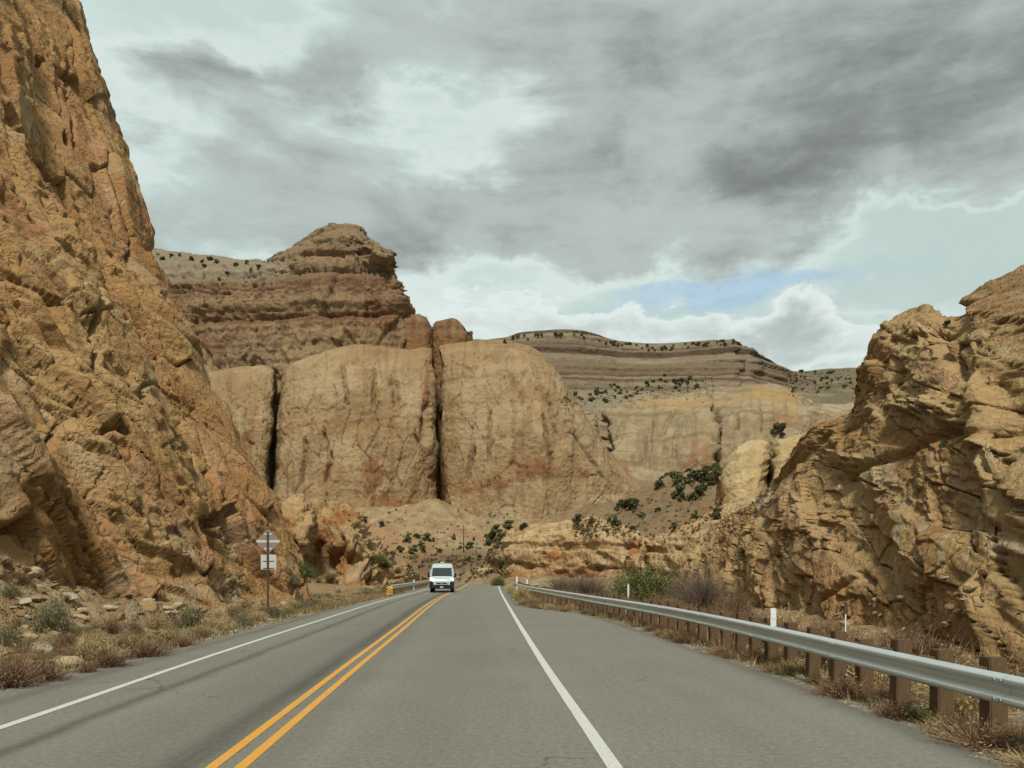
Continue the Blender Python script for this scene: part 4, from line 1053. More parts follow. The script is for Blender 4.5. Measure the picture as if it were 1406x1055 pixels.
def juniper(u, v, hp, label, group, far=False, wide=1.0):
    p = pick(u, v)
    if p is None: return
    s = hp / F * p[1] / 2.0
    k = random.randrange(len(JUNF if far else JUN))
    w = size_word(hp, 4, 5.5) if far else size_word(hp, 10, 17)
    label = label.replace('tiny ', '').replace('small ', ''); label = ({'tiny': 'tiny', 'middling': 'small', 'large': 'larger'}[w] if group != 'single junipers' else 'single') + ' ' + label; group = group + ', ' + w
    sc = (s * wide * random.uniform(0.95, 1.3), s * wide * random.uniform(0.95, 1.3), s)
    if far:
        o = link('juniper_tree', JUNF[k]); 
    else:
        o = empty('juniper_tree', (0, 0, 0))
        link('crown', JUN[k][0], None, o); link('trunk', JUN[k][1], None, o)
    o.location = (p[0], p[1] + 0.15 * s, p[2] - 0.12 * s); o.rotation_euler = (0, 0, random.uniform(0, 6.28)); o.scale = sc
    o['label'] = label; o['category'] = 'tree'; o['group'] = group
SL = 'dark green juniper on the scrubby slope between domed butte and split knob'
for u, v, h in [(832, 705, 16), (855, 702, 20), (868, 703, 22), (858, 714, 12), (905, 672, 16), (918, 668, 26), (929, 665, 22), (945, 660, 22), (955, 664, 24), (938, 672, 20), (962, 680, 22), (932, 688, 24), (940, 694, 22), (950, 690, 18), (972, 662, 24), (982, 650, 22), (985, 668, 26), (968, 700, 22), (975, 690, 24), (890, 731, 20), (846, 722, 14), (792, 718, 15), (905, 708, 12), (880, 712, 9), (916, 700, 10), (895, 700, 8), (957, 712, 12), (925, 728, 12), (985, 712, 16), (868, 728, 9), (812, 716, 8), (836, 716, 9)]:
    juniper(u, v, h, SL, 'junipers on the scrub slope', wide=1.0)
TL = 'dark green juniper scattered on the tan talus below the domed butte'
for u, v, h in [(478, 708, 15), (500, 716, 9), (522, 722, 9), (532, 729, 12), (545, 722, 10), (557, 742, 12), (575, 738, 10), (589, 727, 14), (608, 727, 11), (566, 708, 8), (587, 745, 14), (552, 757, 10), (562, 759, 9), (570, 758, 10), (583, 757, 11), (546, 753, 8), (538, 763, 9), (513, 770, 12), (520, 777, 10), (602, 758, 8), (645, 757, 13), (672, 749, 14), (677, 738, 20), (687, 747, 16), (676, 770, 14), (640, 770, 8), (699, 727, 14), (719, 727, 12), (584, 702, 8), (595, 700, 8), (604, 697, 7), (622, 740, 7), (661, 730, 8), (575, 750, 8), (596, 740, 6), (630, 752, 6), (650, 745, 6)]:
    juniper(u, v, h, TL, 'junipers on the talus below the butte')
juniper(1073, 598, 20, 'lone bushy juniper on the ledge above the split rock knob', 'single junipers', wide=1.1)
juniper(1300, 447, 10, 'small juniper on the crest of the right cliff against the sky', 'single junipers', wide=1.1)
ML = 'tiny dark juniper along the rim of the far layered mesa'
for k in range(64):
    u = random.choice([random.uniform(835, 905), random.uniform(690, 850), random.uniform(840, 1005), random.uniform(905, 1000)])
    vt = np.interp(u, [690, 720, 745, 790, 815, 845, 890, 930, 970, 1005], [466, 460, 458, 458, 463, 470, 474, 473, 470, 468])
    juniper(u, vt + random.uniform(0.5, 7), random.uniform(3, 5.5), ML, 'junipers on the mesa rim', True)
BLb = 'tiny dark juniper on the bench between far mesa and slickrock swell'
for k in range(75):
    u = random.uniform(775, 965); v = 548 - (u - 775) * 0.12 + random.gauss(0, 6)
    juniper(u, v, random.uniform(3, 6.5), BLb, 'junipers on the bench', True)
HL = 'tiny dark juniper dotted on the far scrubby hill beside the mesa'
for k in range(55):
    juniper(random.uniform(1082, 1208), random.uniform(508, 540), random.uniform(3, 5.5), HL, 'junipers on the far hill', True)
CL = 'small dark juniper on the flat plateau beside the layered butte cap'
for u, v in [(216, 352), (235, 353), (247, 351), (277, 360), (281, 366), (296, 361), (310, 376), (325, 364), (338, 363), (300, 384), (345, 372), (222, 357), (262, 356), (306, 391), (288, 357), (355, 366)]:
    juniper(u, v, random.uniform(4.5, 8), CL, 'junipers on the butte plateau', True)

# ---- desert shrubs
def shrub_mesh(seed, n, cols, height=0.6, spread=0.75, leaf=0.0, tw=0.006, curl=0.25, nleaf=0, up=0.35):
    """dome of fine stems from one root crown, about 1 m across; optional leaf flecks"""
    r = np.random.default_rng(seed)
    w = r.uniform(0, 2 * math.pi, n); tl = np.arccos(1 - (1 - up * 0.4) * r.random(n)) 
    L = (0.55 + 0.45 * r.random(n))
    d0 = np.stack([np.sin(tl) * np.cos(w), np.sin(tl) * np.sin(w), np.cos(tl)], 1)
    root = np.stack([r.normal(0, 0.07, n), r.normal(0, 0.07, n), np.zeros(n)], 1)
    A = np.array([spread, spread, height])
    j = lambda s: r.normal(0, s, (n, 3))
    p1 = root + d0 * A * (L * 0.45)[:, None] + j(0.03); p2 = root + d0 * A * L[:, None] + j(0.09) * curl / 0.25
    p1[:, 2] = np.maximum(p1[:, 2], 0.01); p2[:, 2] = np.maximum(p2[:, 2], 0.01)
    side = np.cross(d0, j(1.0)); side /= np.linalg.norm(side, axis=1, keepdims=True)
    t = tw * (0.6 + 0.9 * r.random((n, 1)))
    V = np.stack([root - side * t, root + side * t, p1 + side * t * 0.8, p1 - side * t * 0.8, p2 + side * t * 0.35, p2 - side * t * 0.35], 1).reshape(-1, 3)
    k = np.arange(n)[:, None] * 6
    Q = np.concatenate([k + np.array([[0, 1, 2, 3]]), k + np.array([[3, 2, 4, 5]])])
    ci = r.integers(0, len(cols), n); cc = np.array(cols)[ci]
    C = np.repeat(cc * (0.75 + 0.5 * r.random((n, 1))), 6, 0)
    parts = [(V, Q, C)]
    if nleaf:
        i = r.integers(0, n, nleaf); f = r.random((nleaf, 1)) ** 0.5
        cen = p1[i] * (1 - f) + p2[i] * f + r.normal(0, 0.035, (nleaf, 3))
        cen[:, 2] = np.maximum(cen[:, 2], 0.02)
        v, q = quads_random(cen, leaf, r, 1.6)
        parts.append((v, q, np.repeat(cc[i] * (0.8 + 0.5 * r.random((nleaf, 1))), 4, 0)))
    v, q, c = merge(parts)
    me = mesh_np('shrub', v, q, c); me.materials.append(PLANT)
    return me
STRAW = [lin(184, 158, 104), lin(160, 132, 84), lin(196, 176, 128)]
BROWN = [lin(130, 98, 68), lin(108, 82, 60), lin(150, 118, 82)]
RUST = [lin(140, 108, 78), lin(120, 90, 64), lin(164, 134, 98)]
SAGE = [lin(128, 122, 88), lin(108, 104, 72), lin(150, 140, 102)]
GREEN = [lin(96, 98, 50), lin(78, 84, 42), lin(118, 116, 64)]
PURP = [lin(118, 100, 84), lin(98, 82, 72), lin(140, 120, 100)]
def variants(seed, cols, **kw): return [shrub_mesh(seed + i, cols=cols, **kw) for i in range(3)]
SH = {
    'straw': variants(300, STRAW, n=900, nleaf=500, leaf=0.02, tw=0.005),
    'brown': variants(310, BROWN, n=900, nleaf=700, leaf=0.018, tw=0.0055, curl=0.4),
    'rust': variants(320, RUST, n=900, nleaf=600, leaf=0.018, tw=0.005, curl=0.4),
    'sage': variants(330, SAGE, n=700, nleaf=1400, leaf=0.022, tw=0.005),
    'green': variants(340, GREEN, n=500, nleaf=2200, leaf=0.026, tw=0.006),
    'purple': variants(350, PURP, n=2600, nleaf=1500, leaf=0.008, tw=0.0032, height=0.7, curl=0.55),
    'leafy': variants(360, GREEN, n=900, nleaf=11000, leaf=0.013, tw=0.003, height=0.62, curl=0.35),
}
def shrub(kind, p, size, tall, label, group, name='shrub'):
    o = link(name, random.choice(SH[kind]))
    o.location = p; o.rotation_euler = (0, 0, random.uniform(0, 6.28))
    o.scale = (size * random.uniform(0.85, 1.2), size * random.uniform(0.85, 1.2), tall)
    o['label'] = label; o['category'] = 'shrub'
    if group: o['group'] = group
def where_left(x, y):
    if math.hypot(x + 9.5, y - 30) < 2.2: return 'near the foot of the sign post'
    if math.hypot(x + 8.1, y - 14) < 1.5: return 'beside the big pale boulder'
    dd = float(X_LE(y)[0]) - x
    return 'at the left pavement edge' if dd < 0.7 else ('on the left verge between pavement and talus' if dd < 1.9 else 'up on the stony left talus')
def gz(x, y): return float(ground_z(np.array([x]), np.array([y]))[0])
def at_px(kind, u, v, size_px, tall_px, label, group, name='shrub', Y=None):
    p = pick(u, v) if Y is None else np.array(px(u, v, Y))
    if p is None: return
    if Y is not None: p[2] = gz(p[0], p[1])
    k = p[1] / F
    if group and group.startswith('shrubs on the left verge'):
        label = size_word(size_px * k, 0.38, 0.75) + ' ' + label + ' ' + where_left(p[0], p[1]); group = label
    shrub(kind, (p[0], p[1], p[2] - 0.03), size_px * k / 1.3, tall_px * k / 0.58, label, group, name)

# left verge, near: rounded dry shrubs along the pavement edge
LV = {'brown': 'dry brown shrub', 'straw': 'pale straw rabbitbrush', 'sage': 'grey green sage shrub', 'rust': 'reddish brown dead shrub'}
for kind, u, v, s, t in [('rust', 15, 945, 90, 62), ('brown', 62, 938, 60, 34), ('brown', 45, 908, 36, 22), ('straw', 128, 905, 60, 36), ('brown', 150, 918, 56, 30), ('brown', 200, 902, 60, 26), ('straw', 178, 888, 44, 24), ('brown', 92, 884, 34, 20), ('sage', 10, 884, 40, 34), ('brown', 118, 926, 40, 22), ('sage', 70, 866, 46, 46), ('sage', 76, 850, 30, 34), ('brown', 124, 880, 16, 12),
        ('sage', 196, 886, 26, 16), ('sage', 172, 880, 26, 20), ('brown', 30, 800, 26, 18), ('sage', 14, 818, 24, 22), ('brown', 90, 825, 14, 12), ('brown', 155, 868, 34, 26), ('straw', 232, 882, 50, 26), ('brown', 250, 886, 40, 16), ('straw', 215, 862, 34, 30), ('sage', 262, 862, 44, 40), ('straw', 290, 866, 40, 26), ('brown', 185, 868, 26, 20), ('straw', 308, 862, 36, 20), ('sage', 330, 858, 34, 24), ('straw', 352, 853, 36, 18), ('sage', 374, 846, 34, 18), ('brown', 276, 874, 30, 14), ('straw', 205, 876, 20, 14), ('straw', 395, 842, 30, 14), ('sage', 412, 838, 34, 16), ('sage', 428, 833, 34, 14), ('straw', 446, 832, 24, 9), ('brown', 235, 856, 22, 16), ('straw', 130, 862, 22, 16), ('straw', 55, 890, 26, 16), ('brown', 25, 866, 24, 16), ('sage', 105, 836, 18, 14), ('brown', 60, 826, 18, 14), ('straw', 300, 850, 26, 18), ('brown', 320, 846, 26, 16), ('straw', 340, 846, 22, 14), ('brown', 365, 842, 22, 12)]:
    at_px(kind, u, v, s, t, LV[kind], 'shrubs on the left verge, ' + kind)
for k in range(70):
    u = random.uniform(0, 420); lo = np.interp(u, [0, 130, 240, 400], [925, 905, 886, 838]); v = lo - abs(random.gauss(0, 1)) * np.interp(u, [0, 400], [34, 10])
    kd = random.choice(['brown', 'straw', 'sage', 'straw']); q = np.interp(u, [0, 420], [1.0, 0.55])
    at_px(kd, u, v, random.uniform(18, 42) * q, random.uniform(10, 22) * q, LV[kd], 'shrubs on the left verge, ' + kd)
LF = 'small straw tuft on the flat verge between near cliff and broken outcrop'
for k in range(46):
    u = random.uniform(425, 548); vt = np.interp(u, [425, 548], [828, 812]); v = vt - abs(random.gauss(0, 5))
    at_px(random.choice(['straw', 'straw', 'sage']), u, v, random.uniform(8, 18), random.uniform(4, 8), LF, 'tufts on the flat verge', 'grass_tuft')
for u, v, s, t, kd in [(400, 800, 20, 18, 'sage'), (418, 790, 24, 20, 'green'), (395, 782, 18, 16, 'green'), (455, 795, 26, 10, 'sage'), (505, 797, 24, 10, 'brown'), (530, 778, 14, 10, 'green'), (520, 772, 20, 14, 'green'), (545, 786, 12, 9, 'brown')]:
    at_px(kd, u, v, s, t, 'low scrub growing among the broken outcrop past the sign, ' + {'sage': 'grey green', 'green': 'dull green', 'brown': 'brown'}[kd], 'scrub at the outcrop ' + kd)
# right side: tufts under the guard rail
RL = {'rust': 'rusty brown dry tuft under the right guard rail', 'straw': 'pale dry tuft under the right guard rail', 'sage': 'small green weed clump under the right guard rail', 'brown': 'brown brush under the right guard rail'}
for k in range(95):
    y = 6.6 + 38 * random.random() ** 1.5
    x = float(X_RE(y)[0]) + random.uniform(0.2, 1.15)
    kd = random.choice(['rust', 'straw', 'rust', 'brown', 'sage'])
    s = random.uniform(0.35, 0.7) * (0.6 if kd == 'sage' else 1)
    shrub(kd if kd != 'sage' else 'green', (x, y, gz(x, y) - 0.03), s, s * random.uniform(0.6, 0.95), size_word(s, 0.42, 0.58) + ' ' + RL[kd] + (' before the posts' if x - float(X_RE(y)[0]) < 0.65 else ' behind the posts'), 'tufts under the right rail, %s %d %d' % (kd, (s > 0.42) + (s > 0.58), x - float(X_RE(y)[0]) < 0.65), 'grass_tuft')
BR = {'brown': 'brown leafless brush between right guard rail and cliff', 'rust': 'rusty leafless brush between right guard rail and cliff', 'straw': 'pale dry bush between right guard rail and cliff'}
for k in range(70):
    y = 7.5 + 40 * random.random() ** 1.3; x = float(X_RE(y)[0]) + random.uniform(1.6, 5.5) + max(0, (y - 33)) * 0.12
    kd = random.choice(['brown', 'rust', 'brown', 'straw'])
    s = random.uniform(0.7, 1.3)
    shrub(kd, (x, y, gz(x, y) - 0.04), s, s * random.uniform(0.9, 1.4), size_word(s, 0.85, 1.12) + ' ' + BR[kd], 'brush behind the right rail, %s %s' % (kd, size_word(s, 0.85, 1.12)))
for kind, u, v, Y, s, t, lab in [
        ('purple', 805, 812, 60, 80, 32, 'grey purple leafless bush behind the rail, left of the green bush'), ('purple', 775, 808, 66, 50, 24, 'low grey purple leafless bush at the far bend of the rail'),
        ('leafy', 892, 822, 44, 92, 54, 'large dense green bush behind the middle of the guard rail'), ('leafy', 868, 820, 46, 64, 44, 'smaller green bush leaning against the large green bush'),
        ('purple', 965, 836, 38, 72, 48, 'tall twiggy purple brown bush right of the green bush'), ('purple', 940, 828, 42, 44, 40, 'twiggy purple brown bush between green bush and tall bush'),
        ('brown', 1010, 845, 33, 50, 46, 'brown twiggy bush at the foot of the right cliff'),
        ('straw', 910, 832, 42, 34, 22, 'pale straw rabbitbrush in front of the green bush'), ('straw', 930, 832, 40, 40, 22, 'pale straw rabbitbrush below the twiggy bushes'), ('straw', 858, 822, 47, 30, 14, 'pale straw rabbitbrush beside the small green bush'),
        ('straw', 716, 824, 50, 24, 22, 'pale rabbitbrush at the point of the pavement taper'), ('straw', 702, 812, 64, 16, 16, 'pale rabbitbrush by the far end of the rail'), ('leafy', 684, 803, 100, 18, 14, 'dark green bush on the outside of the far bend'), ('straw', 740, 806, 74, 30, 12, 'straw bush behind the far rail end'),
        ('brown', 1265, 915, 15, 130, 70, 'large brown leafless bush beside the near rail posts'), ('brown', 1215, 895, 17, 80, 52, 'brown leafless bush at the foot of the right cliff rubble'), ('rust', 1340, 935, 13.5, 110, 60, 'rust brown dead bush behind the nearest rail posts')]:
    at_px(kind, u, v, s, t, lab, None, Y=Y)
for k in range(40):
    u = random.uniform(690, 830); y = random.uniform(55, 100); x = (u - CX) / F * y
    if x < float(X_RE(y)[0]) + 0.6: continue
    s = random.uniform(0.5, 1.0)
    shrub(random.choice(['straw', 'straw', 'brown']), (x, y, gz(x, y) - 0.03), s, s * 0.9, 'dry bush on the flat before the low rock ledge', 'bushes on the flat before the ledge')
def scrub_cover():
    r = np.random.default_rng(77); parts = []
    pal = [lin(138, 116, 84), lin(124, 120, 82), lin(108, 108, 68), lin(152, 130, 94)]
    def tuft(u, v, wpx, hpx):
        p = pick(u, v)
        if p is None or p[1] < 90: return
        k = p[1] / F; n = 34
        d_ = r.normal(size=(n, 3)); d_ /= np.linalg.norm(d_, axis=1, keepdims=True); d_[:, 2] = np.abs(d_[:, 2])
        wpx *= 0.75; hpx *= 0.8
        C = p + d_ * np.array([wpx * k * 0.5, wpx * k * 0.5, hpx * k]) * (r.random((n, 1)) ** 0.5)
        vv, q = quads_random(C, 0.22 * wpx * k, r, 1.2)
        parts.append((vv, q, np.array(pal[r.integers(0, 4)]) * r.uniform(0.7, 1.1)))
    for _ in range(420):
        u = r.uniform(790, 992); v = np.interp(u, [740, 860, 992], [722, 698, 648]) + r.random() * np.interp(u, [740, 860, 992], [14, 42, 82])
        tuft(u, v, r.uniform(3, 8), r.uniform(2, 4))
    for _ in range(330):
        tuft(r.uniform(470, 700), r.uniform(700, 768), r.uniform(2.5, 6), r.uniform(1.5, 3.5))
    for _ in range(320):
        tuft(r.uniform(560, 695), r.uniform(762, 798), r.uniform(4, 10), r.uniform(2, 4.5))
    for _ in range(260):
        u = r.uniform(770, 980); tuft(u, 552 - (u - 775) * 0.12 + r.normal(0, 7), r.uniform(2, 4), r.uniform(1, 2))
    for _ in range(200):
        tuft(r.uniform(1080, 1210), r.uniform(508, 545), r.uniform(2, 4), r.uniform(1, 2))
    v, q, c = merge(parts)
    link('desert_scrub', mesh_np('desert_scrub', v, q, c), PLANT, None, kind='stuff', label='low desert scrub covering the slopes and hollows below the butte', category='scrub')
scrub_cover()
for u, v, s, t, kd in [(1295, 612, 14, 9, 'green'), (1182, 752, 14, 9, 'sage'), (1392, 798, 12, 10, 'sage'), (88, 665, 10, 8, 'sage'), (1330, 512, 6, 6, 'sage')]:
    at_px(kd, u, v, s, t, 'single small plant rooted in a crack of the bare cliff face', 'plants in the cliff faces')

# ---- short dry grass of the verges (nobody could count it)
def verge_grass():
    r = np.random.default_rng(5)
    n = 26000
    y = 7 + 60 * r.random(n) ** 1.2
    side = r.random(n) < 0.62
    dl = r.gamma(1.6, 0.7, n); dr = r.gamma(1.5, 0.5, n)
    x = np.where(side, X_LE(y) - 0.12 - dl, X_RE(y) + 0.12 + dr)
    keep = fbm2(x / 0.9, y / 1.6, 3, 15) + 0.35 * fbm2(x / 5, y / 5, 2, 16) > -0.02
    x = x[keep]; y = y[keep]; n = len(x)
    z = ground_z(x, y)
    B = np.stack([x, y, z - 0.01], 1)
    h = r.uniform(0.06, 0.24, (n, 1)) * (1 + 0.5 * (y[:, None] > 25))
    tip = B + np.concatenate([r.normal(0, 0.06, (n, 2)), h], 1)
    w = r.uniform(0, 6.28, n); s = np.stack([np.cos(w), np.sin(w), 0 * w], 1) * r.uniform(0.004, 0.009, (n, 1)) * (1 + y[:, None] / 30)
    V = np.stack([B - s, B + s, tip], 1).reshape(-1, 3)
    pal = np.array([lin(190, 166, 112), lin(160, 134, 88), lin(126, 112, 66), lin(110, 108, 60), lin(150, 112, 74)])
    C = np.repeat(pal[r.integers(0, 5, n)], 3, 0)
    link('dry_grass', mesh_np('dry_grass', V, np.arange(3 * n).reshape(n, 3), C), PLANT, None, kind='stuff', label='short dry grass along the road verges', category='grass')
verge_grass()

# ------------------------------------------------------------------ loose stones
STONE = mat_rock('loose_stone', 0.05, 1.0, 0.25)
def stone_mesh(seed, flat=0.7, col=lin(206, 184, 148), sub=3):
    r = np.random.default_rng(seed)
    bm = bmesh.new(); bmesh.ops.create_icosphere(bm, subdivisions=sub, radius=0.5)
    planes = [(Vector(r.normal(size=3)).normalized(), r.uniform(0.24, 0.42)) for _ in range(11)]
    for v in bm.verts:
        for nrm, dd in planes:
            e = v.co.dot(nrm) - dd
            if e > 0: v.co -= nrm * e * 0.92
        v.co += v.co.normalized() * float(r.normal(0, 0.008))
        v.co.z *= flat
    me = bpy.data.meshes.new('stone'); bm.to_mesh(me); bm.free()
    at = me.attributes.new('Col', 'FLOAT_COLOR', 'POINT')
    c = np.ones((len(me.vertices), 4), np.float32); c[:, :3] = np.array(col) * r.uniform(0.85, 1.05)
    at.data.foreach_set('color', c.ravel()); me.materials.append(STONE)
    return me
ST = [stone_mesh(400 + k, f, c) for k, (f, c) in enumerate([(0.7, lin(204, 176, 134)), (0.55, lin(196, 160, 112)), (0.8, lin(190, 150, 100)), (0.5, lin(214, 196, 164)), (0.65, lin(184, 140, 92))])]
STN = ['tan blocky rock', 'flat light brown rock', 'rounded ochre rock', 'flat pale cream rock', 'brown broken rock']
def stone(p, s, label, group, k=None, name='rock'):
    o = link(name, ST[random.randrange(5) if k is None else k])
    o.location = (p[0], p[1], p[2] + 0.08 * s); o.scale = (s * random.uniform(0.8, 1.3), s * random.uniform(0.8, 1.3), s * random.uniform(0.8, 1.1))
    o.rotation_euler = (random.uniform(-0.3, 0.3), random.uniform(-0.3, 0.3), random.uniform(0, 6.28))
    o['label'] = label; o['category'] = 'rock'
    if group: o['group'] = group
for u, v, s, k, lab in [(95, 915, 42, 0, 'big rounded pale boulder among dry shrubs at the left pavement edge'), (147, 862, 22, 3, 'pale flat rock on the left talus slope'), (232, 880, 22, 3, 'long pale slab lying behind shrubs on left verge'), (332, 853, 14, 3, 'small pale slab near the foot of the sign post'), (78, 890, 6, 3, 'small white stone left of the talus scrub'), (14, 870, 10, 0, 'cream stone at the end of the left talus')]:
    p = pick(u, v)
    stone(p, s * p[1] / F, lab, None, k)
for k in range(210):
    u = random.uniform(0, 400) if k < 150 else random.uniform(0, 130)
    lo = np.interp(u, [0, 130, 400], [925, 905, 838]); hi = np.interp(u, [0, 130, 300, 400], [770, 800, 845, 828])
    v = random.uniform(hi, lo)
    p = pick(u, v)
    if p is None: continue
    q = random.uniform(0.12, 0.6) * random.uniform(0.5, 1); w = size_word(q, 0.14, 0.26); k_ = random.randrange(5)
    lab = w + ' ' + STN[k_] + ' ' + where_left(p[0], p[1]); stone(p, q, lab, lab, k_)
for k in range(110):
    u = random.uniform(1150, 1406); v = np.interp(u, [1150, 1406], [862, 800]) + random.uniform(-38, 55)
    p = pick(u, v)
    if p is None: continue
    q = random.uniform(0.10, 0.45) * random.uniform(0.5, 1); w = size_word(q, 0.14, 0.26); k_ = random.randrange(5)
    lab = w + ' ' + STN[k_] + ' in the rubble at the right cliff foot'; stone(p, q, lab, lab, k_)
def gravel():
    r = np.random.default_rng(21)
    me = stone_mesh(450, 0.7, lin(200, 184, 154), 1)
    v0 = np.array([v.co[:] for v in me.vertices]); f0 = np.array([p.vertices[:] for p in me.polygons])
    n = 3600
    y = 6.5 + 30 * r.random(n) ** 1.3
    left = r.random(n) < 0.6
    x = np.where(left, X_LE(y) - 0.1 - r.gamma(1.5, 1.3, n), X_RE(y) + 0.05 + r.gamma(1.4, 0.9, n))
    z = ground_z(x, y)
    s = r.uniform(0.025, 0.10, n) * np.where(left, 1.2, 0.8)
    w = r.uniform(0, 6.28, n)
    c, q = np.cos(w)[:, None], np.sin(w)[:, None]
    V = np.stack([v0[None, :, 0] * c - v0[None, :, 1] * q, v0[None, :, 0] * q + v0[None, :, 1] * c, np.repeat(v0[None, :, 2], n, 0)], -1) * s[:, None, None] + np.stack([x, y, z + 0.1 * s], 1)[:, None]
    Q = (f0[None] + (np.arange(n) * len(v0))[:, None, None]).reshape(-1, 3)
    C = np.repeat(np.array(lin(196, 176, 142)) * r.uniform(0.6, 1.15, (n, 1)), len(v0), 0)
    link('gravel', mesh_np('gravel', V, Q, C), STONE, None, kind='stuff', label='loose gravel and small stones along the pavement edges', category='gravel')
gravel()

# ------------------------------------------------------------------ box / prism helper for built things
class MB:
    def __init__(self): self.v = []; self.f = []
    def box(self, x0, x1, y0, y1, z0, z1, b=0.0):
        o = len(self.v)
        if b <= 0:
            self.v += [(x0, y0, z0), (x1, y0, z0), (x1, y1, z0), (x0, y1, z0), (x0, y0, z1), (x1, y0, z1), (x1, y1, z1), (x0, y1, z1)]
            self.f += [tuple(o + i for i in q) for q in ((3, 2, 1, 0), (4, 5, 6, 7), (0, 1, 5, 4), (1, 2, 6, 5), (2, 3, 7, 6), (3, 0, 4, 7))]
        else:
            bm = bmesh.new(); bmesh.ops.create_cube(bm, size=1)
            for w in bm.verts: w.co = Vector(((x0 + x1) / 2 + w.co.x * (x1 - x0), (y0 + y1) / 2 + w.co.y * (y1 - y0), (z0 + z1) / 2 + w.co.z * (z1 - z0)))
            bmesh.ops.bevel(bm, geom=bm.edges[:], offset=b, segments=2, affect='EDGES')
            bm.verts.index_update()
            self.v += [tuple(w.co) for w in bm.verts]; self.f += [tuple(o + w.index for w in fc.verts) for fc in bm.faces]; bm.free()
        return self
    def prism(self, pts, y0, y1):
        """polygon in x,z extruded along y"""
        o = len(self.v); n = len(pts)
        self.v += [(x, y0, z) for x, z in pts] + [(x, y1, z) for x, z in pts]
        self.f += [tuple(o + i for i in range(n)), tuple(o + n + i for i in reversed(range(n)))]
        self.f += [(o + i, o + n + i, o + n + (i + 1) % n, o + (i + 1) % n) for i in range(n)]
        return self
    def cyl(self, p, axis, r, h, n=16, r2=None):
        o = len(self.v); r2 = r if r2 is None else r2
        a = Vector(axis).normalized(); s = a.orthogonal().normalized(); t = a.cross(s)
        for k, (hh, rr) in enumerate(((0, r), (h, r2))):
            for i in range(n):
                w = 2 * math.pi * i / n
                self.v.append(tuple(Vector(p) + a * hh + (s * math.cos(w) + t * math.sin(w)) * rr))
        self.f += [tuple(o + i for i in reversed(range(n))), tuple(o + n + i for i in range(n))]
        self.f += [(o + i, o + (i + 1) % n, o + n + (i + 1) % n, o + n + i) for i in range(n)]
        return self
    def build(self, name, mat, parent=None, smooth=False, fix=True):
        me = bpy.data.meshes.new(name); me.from_pydata(self.v, [], self.f)
        if fix:
            bm = bmesh.new(); bm.from_mesh(me); bmesh.ops.recalc_face_normals(bm, faces=bm.faces); bm.to_mesh(me); bm.free()
        if smooth: me.polygons.foreach_set('use_smooth', [True] * len(me.polygons))
        return link(name, me, mat, parent)

